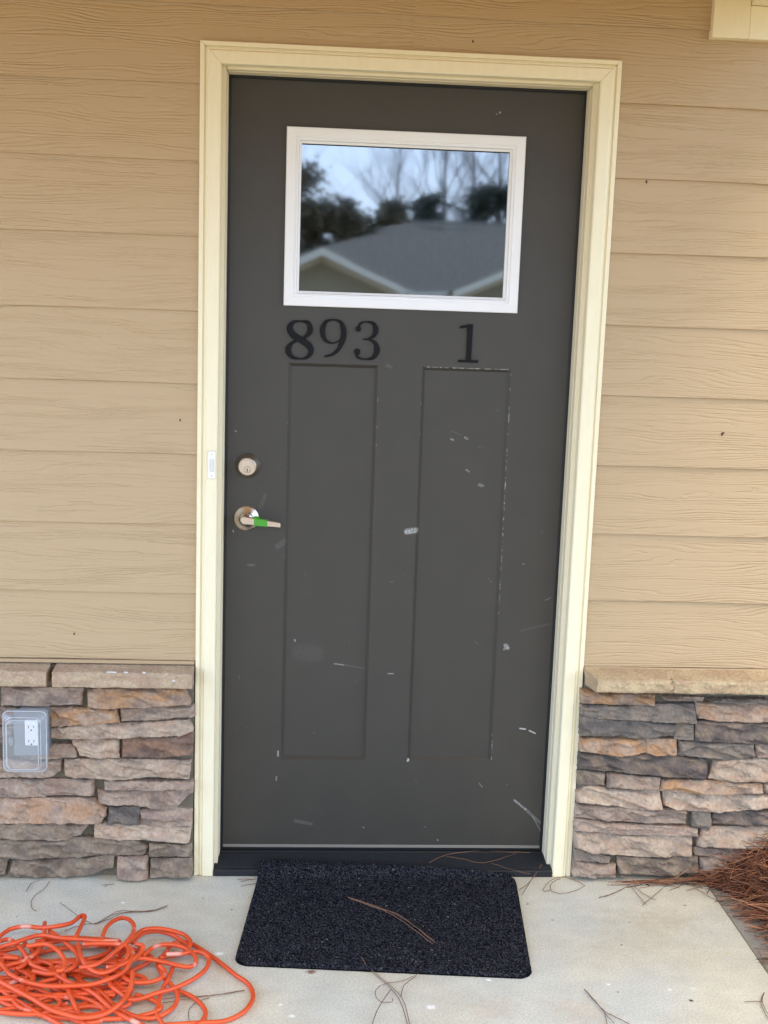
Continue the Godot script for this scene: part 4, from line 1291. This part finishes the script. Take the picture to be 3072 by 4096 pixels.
	tag(obj(st, "extension_cord", M.cord), "tangled heap of orange extension cord on the porch slab", "extension cord")

func needle(st: SurfaceTool, p: PackedVector3Array, r: float, c: Color) -> void:
	tube(st, p, PackedFloat32Array([r]), 4, PackedColorArray([c]))

func straw_top(x: float, z: float) -> float:
	# heap raked against the wall, thinning to a strip along the stone
	var xb := 0.90 + 0.085 * (1.0 - exp(-z / 0.10)) - 0.03 * smoothstep(0.25, 0.6, z)
	var body := 0.158 * pow(smoothstep(-0.02, 0.26, x - xb + 0.06 * smoothstep(0.1, 0.02, z)), 0.6)
	body *= smoothstep(1.25, 0.55, z)
	var strip := 0.011 * smoothstep(0.60, 0.74, x) * smoothstep(0.085, 0.03, z)
	return max(body, strip)

func build_straw() -> void:
	rng.seed = 515
	var st := mb()
	var cols := [lin(122, 74, 48), lin(104, 60, 38), lin(140, 90, 60), lin(72, 40, 27), lin(156, 108, 76)]
	var n := noise(516, 1.0, 2)
	# packed under-layer
	var under := mb(true)
	for i in 50:
		for j in 36:
			var q := []
			for o in [[0, 0], [1, 0], [1, 1], [0, 1]]:
				var x: float = 0.6 + (i + o[0]) * 0.03
				var z: float = 0.012 + (j + o[1]) * 0.034
				q.append(Vector3(x, straw_top(x, z) * 0.80 - 0.012 + 0.012 * n.get_noise_2d(x * 30, z * 30), z))
			if max(q[0].y, q[2].y) < -0.008: continue
			under.set_color(cols[3])
			quad(under, q[0], q[1], q[2], q[3], Vector3.UP)
	var count := 0
	var tries := 0
	while count < 5200 and tries < 60000:
		tries += 1
		var x := rng.randf_range(0.60, 1.75)
		var z := rng.randf_range(0.03, 1.0)
		var dens := 1.0 if x < 1.25 and z < 0.5 else 0.3
		if x < 0.9 and z < 0.09: dens = 1.0
		if rng.randf() > dens: continue
		var H := straw_top(x, z)
		if H < 0.006: continue
		var y: float = H * rng.randf_range(0.62, 1.04) + 0.002
		var l := rng.randf_range(0.07, 0.20)
		var a := rng.randf() * TAU
		if H < 0.012 and rng.randf() < 0.55: continue
		if H < 0.03: a = rng.randfn(0.0, 0.3) + (PI if rng.randf() < 0.5 else 0.0)
		var up := rng.randfn(0.0, 0.26)
		if H > 0.05 and rng.randf() < 0.16: up = rng.randf_range(0.2, 0.75)
		var d := Vector3(cos(a), up, sin(a)).normalized()
		var s := d.cross(Vector3.UP).normalized() * rng.randfn(0.0, 0.12)
		var p := PackedVector3Array()
		for k in 5:
			var t := (k / 4.0 - 0.5)
			var q := Vector3(x, y, z) + d * l * t + s * l * (t * t - 0.1) + Vector3(0, -0.10 * l * t * t, 0)
			var floor_y := -0.002 + 0.003 * rng.randf()
			if q.x > 0.58: floor_y = max(floor_y, straw_top(q.x, q.z) * 0.55)
			q.y = max(q.y, floor_y)
			q.z = max(q.z, 0.022 + 0.012 * rng.randf())
			p.append(q)
		var c: Color = cols[rng.randi() % 5]
		needle(st, p, rng.randf_range(0.0007, 0.0011), c * rng.randf_range(0.55, 1.5))
		count += 1
	var u := mesh_of(under)
	st.append_from(u, 0, Transform3D.IDENTITY)
	tag(obj(st, "pine_straw", M.straw), "heap of brown pine straw raked against the stone base", "pine straw", "", "stuff")

func build_needles() -> void:
	rng.seed = 616
	for e in [
	["short curved dry pine needle beside the stone base near the outlet",[[-0.92,0.002,0.033,-0.936,0.002,0.049,-0.939,0.002,0.094]]],
	["wavy dry pine needle between the stone base and orange cord",[[-0.892,0.002,0.037,-0.895,0.002,0.076,-0.911,0.002,0.112,-0.914,0.002,0.147,-0.904,0.002,0.182,-0.891,0.002,0.196]]],
	["tiny forked twig on the slab below the square stone",[[-0.751,0.002,0.057,-0.736,0.002,0.054,-0.719,0.002,0.051],[-0.736,0.002,0.054,-0.743,0.002,0.066]]],
	["straight thin pine needle crossing a bundle behind the orange cord",[[-0.841,0.004,0.155,-0.804,0.004,0.198,-0.767,0.004,0.24,-0.741,0.004,0.262]]],
	["long curved pine needle bundle lying just behind the orange cord",[[-0.567,0.002,0.166,-0.598,0.002,0.19,-0.643,0.002,0.196,-0.684,0.002,0.194,-0.712,0.002,0.228,-0.731,0.002,0.259],[-0.567,0.003,0.17,-0.597,0.003,0.194,-0.65,0.003,0.204,-0.694,0.003,0.213,-0.724,0.003,0.254,-0.762,0.003,0.266,-0.801,0.003,0.294],[-0.569,0.002,0.17,-0.609,0.002,0.198,-0.667,0.002,0.201,-0.703,0.002,0.236,-0.735,0.002,0.262]]],
	["pine needle bundle with dark tip inside the big orange cord loop",[[-0.35,0.002,0.554,-0.385,0.002,0.565,-0.414,0.002,0.574,-0.45,0.002,0.578,-0.498,0.002,0.581,-0.529,0.002,0.59],[-0.35,0.003,0.557,-0.385,0.003,0.569,-0.421,0.003,0.576,-0.468,0.003,0.589,-0.528,0.003,0.605]]],
	["thin hooked pine needle inside the big orange cord loop",[[-0.426,0.002,0.585,-0.452,0.002,0.601,-0.467,0.002,0.632,-0.463,0.002,0.669]]],
	["pine needle bundle lying diagonally on the black doormat",[[-0.104,0.014,0.144,-0.044,0.014,0.184,0.006,0.014,0.225,0.048,0.014,0.276,0.1,0.014,0.373],[-0.104,0.015,0.147,-0.038,0.015,0.194,0.01,0.015,0.244,0.051,0.015,0.305,0.094,0.015,0.38],[-0.101,0.014,0.148,-0.033,0.014,0.201,0.017,0.014,0.23,0.058,0.014,0.293,0.099,0.014,0.363]]],
	["pine needle bundle reaching from the doormat front edge across the slab",[[-0.081,0.012,0.433,-0.072,0.012,0.466],[-0.077,0.003,0.433,-0.058,0.003,0.475,-0.016,0.003,0.546,0.006,0.003,0.601,0.013,0.003,0.695],[-0.075,0.003,0.436,-0.054,0.003,0.49,-0.019,0.003,0.551,0,0.003,0.61,0.008,0.003,0.695],[-0.019,0.004,0.557,-0.04,0.004,0.602,-0.057,0.004,0.646,-0.07,0.004,0.696]]],
	["curly pine needle crossing the bundle in front of the doormat",[[0.048,0.005,0.495,0.012,0.005,0.522,-0.025,0.005,0.533,-0.047,0.005,0.549,-0.056,0.005,0.577,-0.045,0.005,0.608,-0.02,0.005,0.608,-0.019,0.005,0.595],[0.045,0.004,0.501,0.013,0.004,0.539,0.002,0.004,0.585]]],
	["spread of pine needles lying along the black threshold",[[0.126,0.027,-0.029,0.178,0.027,-0.076,0.265,0.027,-0.1,0.367,0.027,-0.096,0.418,0.027,-0.093],[0.178,0.026,-0.068,0.22,0.026,-0.054,0.268,0.026,-0.03,0.321,0.026,-0.051,0.379,0.026,-0.092],[0.3,0.023,-0.034,0.35,0.023,0.004,0.396,0.023,0.03]]],
	["pair of pine needles leaning off the threshold corner beside the mat",[[0.439,0.022,-0.034,0.406,0.005,0.017,0.36,0.005,0.113],[0.44,0.022,-0.03,0.396,0.005,0.036,0.36,0.005,0.082]]],
	["looped pine needle curled at the foot of the door casing",[[0.543,0.003,0.055,0.523,0.003,0.025,0.493,0.003,0.007,0.456,0.003,0.025,0.426,0.003,0.073,0.425,0.003,0.088,0.443,0.003,0.081],[0.541,0.003,0.057,0.515,0.003,0.081,0.474,0.003,0.1,0.447,0.003,0.09,0.448,0.003,0.056,0.464,0.003,0.03,0.483,0.003,0.016]]],
	["straight pine needle pair pointing from pine straw toward the doormat",[[0.565,0.003,0.121,0.594,0.003,0.11,0.634,0.003,0.08,0.667,0.003,0.05],[0.566,0.003,0.123,0.604,0.003,0.102,0.644,0.003,0.074]]],
	["crossed pine needles forming a vee in front of the straw strip",[[0.667,0.003,0.05,0.675,0.003,0.114,0.682,0.003,0.162],[0.671,0.004,0.165,0.715,0.004,0.116,0.752,0.004,0.073],[0.677,0.003,0.059,0.693,0.003,0.106,0.715,0.003,0.135]]],
	["single pine needle lying over the slab joint",[[0.842,0.003,0.067,0.87,0.003,0.122,0.895,0.003,0.15]]],
	["dark stub of needle on the side slab near the straw",[[0.915,0.002,0.231,0.94,0.002,0.221,0.966,0.002,0.217]]],
	["dark bent twig lying lengthwise on the side slab",[[0.9,0.002,0.387,0.893,0.002,0.429,0.889,0.002,0.466]]],
	["branching pine needle bundle on bare concrete well away from mat and straw",[[0.426,0.003,0.557,0.437,0.003,0.601,0.45,0.003,0.648,0.446,0.003,0.692,0.443,0.003,0.716],[0.427,0.003,0.557,0.439,0.003,0.6,0.452,0.003,0.645,0.474,0.003,0.671,0.495,0.003,0.694],[0.427,0.004,0.56,0.439,0.004,0.606,0.451,0.004,0.656,0.462,0.004,0.693]]],
	["curved reddish pine needles at the far end of the slab joint",[[0.844,0.003,0.573,0.827,0.003,0.604,0.82,0.003,0.64,0.821,0.003,0.669],[0.783,0.003,0.61,0.825,0.003,0.609],[0.841,0.003,0.576,0.822,0.003,0.61,0.815,0.003,0.645,0.812,0.003,0.68]]],
	["three short needle tips poking from under the doormat edge",[[-0.397,0.003,0.024,-0.349,0.003,0.024],[-0.387,0.003,0.037,-0.346,0.003,0.021],[-0.386,0.003,0.063,-0.345,0.003,0.047]]]]:
		var st := mb()
		for s in e[1]:
			var p := catmull(vecs(s), 5)
			for i in p.size():
				p[i].y += 0.0006 + 0.0012 * abs(sin(i * 0.9 + s.size()))
			needle(st, p, 0.0009, lin(118, 86, 64) * rng.randf_range(0.75, 1.2))
		var o := obj(st, "pine_needle", M.straw)
		tag(o, e[0], "pine needle", "loose pine needles on the porch")

# ------------------------------------------------------------------ porch and the place behind the camera
func build_porch() -> void:
	var b := thing("porch_beam", "cream boxed porch beam with trim boards meeting the siding", "beam")
	var st := mb()
	box(st, Vector3(0.732, 2.2125, -0.020), Vector3(0.8225, 2.52, 0.010), 0.001)
	obj(st, "trim_board", M.casing, b)
	st = mb()
	box(st, Vector3(0.8232, 2.2125, -0.020), Vector3(1.12, 2.2905, 0.0085), 0.001)
	obj(st, "trim_board", M.casing, b)
	st = mb()
	box(st, Vector3(0.8235, 2.2915, -0.018), Vector3(1.04, 2.52, 2.0), 0.003)
	obj(st, "beam", M.casing, b)
	var r := thing("porch_roof", "porch roof with tan ceiling and cream front beam above the door", "roof")
	st = mb()
	box(st, Vector3(-2.7, 2.522, -0.02), Vector3(1.08, 2.60, 2.0 + 0.25), 0.002)
	obj(st, "ceiling", M.ceiling, r)
	st = mb()
	box(st, Vector3(-2.7, 2.30, 2.0 + 0.003), Vector3(2.66, 2.52, 2.0 + 0.16), 0.003)
	obj(st, "front_beam", M.casing, r)
	st = mb()
	var zf := 2.0 + 0.5
	quad(st, Vector3(-2.8, 2.65, zf), Vector3(1.2, 2.65, zf), Vector3(1.2, 3.7, -0.4), Vector3(-2.8, 3.7, -0.4), Vector3(0, 1, 0.4))
	quad(st, Vector3(-2.8, 2.635, zf), Vector3(1.2, 2.635, zf), Vector3(1.2, 3.65, -0.4), Vector3(-2.8, 3.65, -0.4), Vector3(0, -1, -0.4))
	obj(st, "shingles", M.shingle, r)
	for x in [-2.6, 2.55]:
		var p := thing("porch_post", "square cream porch post holding the front beam, " + ("past the pine straw heap" if x > 0 else "at the far end of the porch"), "post", Vector3(x, 0.0, 2.0 + 0.08), "porch posts")
		st = mb()
		box(st, Vector3(-0.065, 0.001, -0.065), Vector3(0.065, 2.299, 0.065), 0.004)
		obj(st, "shaft", M.casing, p)
		st = mb()
		box(st, Vector3(-0.085, 0.001, -0.085), Vector3(0.085, 0.16, 0.085), 0.004)
		obj(st, "base_trim", M.casing, p)

func slab_poly(st: SurfaceTool, pts: Array, out: Vector3) -> void:
	for i in range(1, pts.size() - 1): tri(st, pts[0], pts[i], pts[i + 1], out)

func build_neighbour() -> void:
	var gy := -0.75
	var h := thing("neighbour_house", "beige single storey house with grey hip roof and two front gables", "house", Vector3(2.8, gy, 36))
	# local frame: x along the front, z towards the far side; the front faces -z
	var ev := 2.02 - gy
	var rg := 4.11 - gy
	var st := mb()
	box(st, Vector3(-5.55, 0, -4.5), Vector3(6.8, ev + 0.02, 4.5))
	obj(st, "wall", M.far_wall, h)
	st = mb()
	var A := Vector3(-6.1, ev, -5.0); var B := Vector3(7.3, ev, -5.0); var C := Vector3(7.3, ev, 5.0); var D := Vector3(-6.1, ev, 5.0)
	var R0 := Vector3(0.25, rg + 0.12, -0.2); var R1 := Vector3(4.6, rg + 0.12, -0.2)
	slab_poly(st, [A, B, R1, R0], Vector3(0, 1, -1))
	slab_poly(st, [B, C, R1], Vector3(1, 1, 0))
	slab_poly(st, [C, D, R0, R1], Vector3(0, 1, 1))
	slab_poly(st, [D, A, R0], Vector3(-1, 1, 0))
	var roof := obj(st, "roof", M.shingle, h)
	st = mb()
	tube(st, PackedVector3Array([R0, R1]), PackedFloat32Array([0.06]), 6)
	obj(st, "ridge_cap", M.shingle, roof)
	for g in [[-2.72, 2.30, 3.02], [3.3, 2.45, 3.10]]:
		var ax: float = g[0]
		var hw: float = g[1]
		var ay: float = g[2] - gy
		var zf := -6.2
		st = mb()
		slab_poly(st, [Vector3(ax - hw + 0.3, 0, zf + 0.45), Vector3(ax + hw - 0.3, 0, zf + 0.45), Vector3(ax + hw - 0.3, ev + 0.1, zf + 0.45), Vector3(ax, ay - 0.12, zf + 0.45), Vector3(ax - hw + 0.3, ev + 0.1, zf + 0.45)], Vector3(0, 0, -1))
		for s in [-1.0, 1.0]:
			quad(st, Vector3(ax + s * (hw - 0.3), 0, zf + 0.45), Vector3(ax + s * (hw - 0.3), 0, -4.5), Vector3(ax + s * (hw - 0.3), ev, -4.5), Vector3(ax + s * (hw - 0.3), ev, zf + 0.45), Vector3(s, 0, 0))
		var gw := obj(st, "gable_wall", M.far_wall, h)
		st = mb()
		for s in [-1.0, 1.0]:
			var e0 := Vector3(ax + s * hw, ev - 0.02, zf)
			var e1 := Vector3(ax, ay, zf)
			quad(st, e0, e1, e1 + Vector3(0, 0, 4.6), e0 + Vector3(0, 0, 4.6), Vector3(s, 1, 0))
			var dn := Vector3(0, -0.05, 0)
			quad(st, e0 + dn, e1 + dn, e1 + dn + Vector3(0, 0, 4.6), e0 + dn + Vector3(0, 0, 4.6), Vector3(-s, -1, 0))
		obj(st, "gable_roof", M.shingle, h)
		st = mb()
		for s in [-1.0, 1.0]:
			for t in [[zf - 0.012, 0.0, 0.19], [zf + 0.43, -0.14, 0.20]]:
				var e0 := Vector3(ax + s * hw, ev - 0.02 + t[1], t[0])
				var e1 := Vector3(ax, ay + t[1], t[0])
				quad(st, e0, e1, e1 + Vector3(0, -t[2], 0), e0 + Vector3(0, -t[2], 0), Vector3(0, 0, -1))
		obj(st, "rake_trim", M.far_trim, h)
		st = mb()
		box(st, Vector3(ax - 0.7, 0.9, zf + 0.40), Vector3(ax + 0.7, 2.1, zf + 0.44), 0.01)
		var wn := obj(st, "window", M.far_trim, gw)
		st = mb()
		box(st, Vector3(ax - 0.62, 0.98, zf + 0.385), Vector3(ax + 0.62, 2.02, zf + 0.399))
		obj(st, "pane", M.far_glass, wn)
	st = mb()
	for s in [[A, B], [B, C], [C, D], [D, A]]:
		quad(st, s[0], s[1], s[1] + Vector3(0, -0.16, 0), s[0] + Vector3(0, -0.16, 0), (s[0] + s[1]) * 0.5 - Vector3(0.6, ev, 0))
	obj(st, "fascia", M.far_trim, h)
	st = mb()
	quad(st, A + Vector3(0, -0.1, 0), B + Vector3(0, -0.1, 0), C + Vector3(0, -0.1, 0), D + Vector3(0, -0.1, 0), Vector3.DOWN)
	obj(st, "soffit", M.far_trim, h)

func limb(st: SurfaceTool, p: Vector3, d: Vector3, l: float, r: float, depth: int, tips: Array, spread: float) -> void:
	var q := PackedVector3Array([p])
	var rr := PackedFloat32Array([r])
	var n := 4
	for i in n:
		d = (d + Vector3(rng.randfn(0, 0.10), rng.randfn(0.03, 0.05), rng.randfn(0, 0.10))).normalized()
		p += d * l / n
		q.append(p)
		rr.append(lerp(r, r * 0.55, float(i + 1) / n))
	tube(st, q, rr, 5 if depth > 1 else 3)
	tips.append(p)
	if depth <= 0: return
	var k := 3 if depth > 2 else 4
	for i in k:
		var at := q[1 + rng.randi() % n]
		var side := Vector3(rng.randfn(0, 1), 0, rng.randfn(0, 1)).normalized()
		limb(st, at, (d * (1.0 - spread) + side * spread + Vector3(0, 0.15, 0)).normalized(), l * rng.randf_range(0.5, 0.78), r * 0.5, depth - 1, tips, spread)

func bare_tree(x: float, z: float, h: float, sd: int, label: String, spread := 0.55) -> void:
	rng.seed = sd
	var t := thing("bare_tree", label, "tree", Vector3(x, -0.75, z), "trees beyond the neighbouring house")
	var st := mb(true)
	var q := PackedVector3Array()
	var rr := PackedFloat32Array()
	for i in 9:
		q.append(Vector3(0.12 * sin(i * 0.8 + sd), h * 0.8 * i / 8.0, 0.1 * cos(i * 0.7)))
		rr.append(lerp(h * 0.010, h * 0.003, i / 8.0))
	tube(st, q, rr, 7)
	obj(st, "trunk", M.bark, t)
	st = mb()
	var tips := []
	for i in 19:
		var k := 2 + rng.randi() % 7
		var a := rng.randf() * TAU
		limb(st, q[k], Vector3(cos(a) * spread, 0.75, sin(a) * spread).normalized(), h * rng.randf_range(0.14, 0.27), rr[k] * 0.40, 3, tips, spread)
	obj(st, "crown", M.bark, t)

func evergreen(x: float, z: float, h: float, w: float, sd: int, label: String, cols: Array, count: int) -> void:
	rng.seed = sd
	var t := thing("evergreen_tree", label, "tree", Vector3(x, -0.75, z), "trees beyond the neighbouring house")
	var st := mb(true)
	tube(st, PackedVector3Array([Vector3.ZERO, Vector3(0.05, h * 0.5, 0), Vector3(0, h * 0.92, 0)]), PackedFloat32Array([h * 0.02, h * 0.014, h * 0.004]), 7)
	obj(st, "trunk", M.bark, t)
	st = mb()
	var clumps := []
	for i in 46:
		var f := pow(rng.randf(), 0.8)
		var y: float = h * lerp(0.08, 0.97, f)
		var rad := w * (sqrt(max(0.0, 1.0 - pow(abs(f - 0.35) / 0.68, 2.2)))) * rng.randf_range(0.35, 1.0)
		var a := rng.randf() * TAU
		clumps.append([Vector3(cos(a) * rad, y, sin(a) * rad), w * rng.randf_range(0.16, 0.36)])
	for i in count:
		var c: Array = clumps[rng.randi() % clumps.size()]
		var o := Vector3(rng.randfn(0, 0.55), rng.randfn(0, 0.5), rng.randfn(0, 0.55))
		var p: Vector3 = (c[0] as Vector3) + o * c[1]
		var s := rng.randf_range(0.09, 0.24)
		var d := Vector3(rng.randfn(0, 1), rng.randfn(0, 0.7), rng.randfn(0, 1)).normalized()
		var e := d.cross(Vector3(rng.randfn(0, 1), 1, rng.randfn(0, 1))).normalized()
		st.set_color((cols[rng.randi() % cols.size()] as Color) * rng.randf_range(0.7, 1.3))
		tri(st, p - d * s, p + d * s, p + e * s * 0.8, Vector3.UP)
	obj(st, "crown", M.leaf, t)

func build_trees() -> void:
	var dark := [lin(52, 62, 40), lin(44, 54, 36), lin(66, 72, 46)]
	var olive := [lin(96, 92, 60), lin(112, 98, 66), lin(84, 78, 52), lin(124, 104, 74)]
	evergreen(-1.0, 44, 7.4, 2.1, 1001, "broad olive evergreen beyond the low end of the hip roof", olive, 9000)
	evergreen(-4.2, 47, 10.5, 2.6, 1002, "tall dark evergreen standing clear of the hip roof", dark, 7000)
	evergreen(1.2, 45, 6.4, 1.5, 1003, "rusty olive shrubby tree where the hip roof dips", olive, 7000)
	evergreen(3.1, 46, 6.6, 1.2, 1004, "narrow dark pine behind the start of the roof ridge", olive, 5000)
	evergreen(4.4, 47, 7.3, 0.9, 1005, "slim pointed pine behind the roof ridge", dark, 4000)
	evergreen(6.9, 44, 7.0, 1.9, 1006, "rounded dark evergreen rising over the roof ridge", dark, 4200)
	evergreen(13.5, 46, 8.5, 2.4, 1007, "wide dark evergreen past the gable end of the house", dark, 4200)
	evergreen(-11.0, 46, 9.0, 2.8, 1008, "large olive evergreen far along from the house", olive, 4200)
	bare_tree(0.1, 48, 8.6, 1101, "bare twiggy tree above the olive evergreen", 0.6)
	bare_tree(-1.8, 50, 10.5, 1102, "tall bare tree beside the dark evergreen", 0.6)
	bare_tree(5.3, 49, 14.0, 1103, "tall bare trunk rising behind the roof ridge", 0.4)
	bare_tree(6.4, 48, 13.0, 1104, "bare many branched tree over the roof ridge", 0.55)
	bare_tree(7.9, 50, 14.5, 1105, "bare tree rising behind the rounded evergreen", 0.6)
	bare_tree(3.6, 51, 11.5, 1106, "slender bare tree between the two pines", 0.4)
	bare_tree(10.5, 50, 13.0, 1107, "bare tree beyond the second gable", 0.55)
	bare_tree(-7.5, 50, 12.0, 1108, "bare tree between the two far evergreens", 0.55)

# ------------------------------------------------------------------ scene
func _ready() -> void:
	# camera
	var cam := Camera3D.new()
	cam.name = "camera"
	add_child(cam)
	cam.position = Vector3(-0.2413, 1.5316, 3.0613)
	cam.rotation = Vector3(-0.16836, -0.06743, 0.03426)
	cam.fov = 46.109
	cam.near = 0.02
	cam.far = 400.0
	cam.current = true
	# sky and exposure
	var env := Environment.new()
	env.background_mode = Environment.BG_SKY
	var sky := Sky.new()
	var sm := ProceduralSkyMaterial.new()
	sm.sky_top_color = Color(0.61, 0.75, 0.96)
	sm.sky_horizon_color = Color(0.84, 0.90, 0.97)
	sm.sky_curve = 0.2
	sm.ground_bottom_color = Color(0.30, 0.28, 0.22)
	sm.ground_horizon_color = Color(0.60, 0.60, 0.56)
	sm.sky_energy_multiplier = 1.0
	sm.sun_angle_max = 1.0
	sky.sky_material = sm
	env.sky = sky
	env.background_energy_multiplier = 1.0
	env.tonemap_mode = Environment.TONE_MAPPER_LINEAR
	env.tonemap_exposure = 5.3
	env.sdfgi_enabled = true
	env.ssao_enabled = true
	env.ssil_enabled = true
	var we := WorldEnvironment.new()
	we.name = "world_environment"
	we.environment = env
	add_child(we)
	# a veiled sun, high behind the viewer's shoulder
	var sun := DirectionalLight3D.new()
	sun.name = "sun"
	sun.light_energy = 0.2
	sun.light_angular_distance = 40.0
	sun.light_color = Color(1.0, 0.95, 0.88)
	sun.shadow_enabled = true
	sun.rotation_degrees = Vector3(-58, 12, 0)
	add_child(sun)
	make_materials()
	build_ground()
	build_siding()
	build_stone()
	build_frame()
	build_porch()
	build_door()
	build_neighbour()
	build_trees()
	build_fittings()
	build_mat()
	build_cord()
	build_straw()
	build_needles()
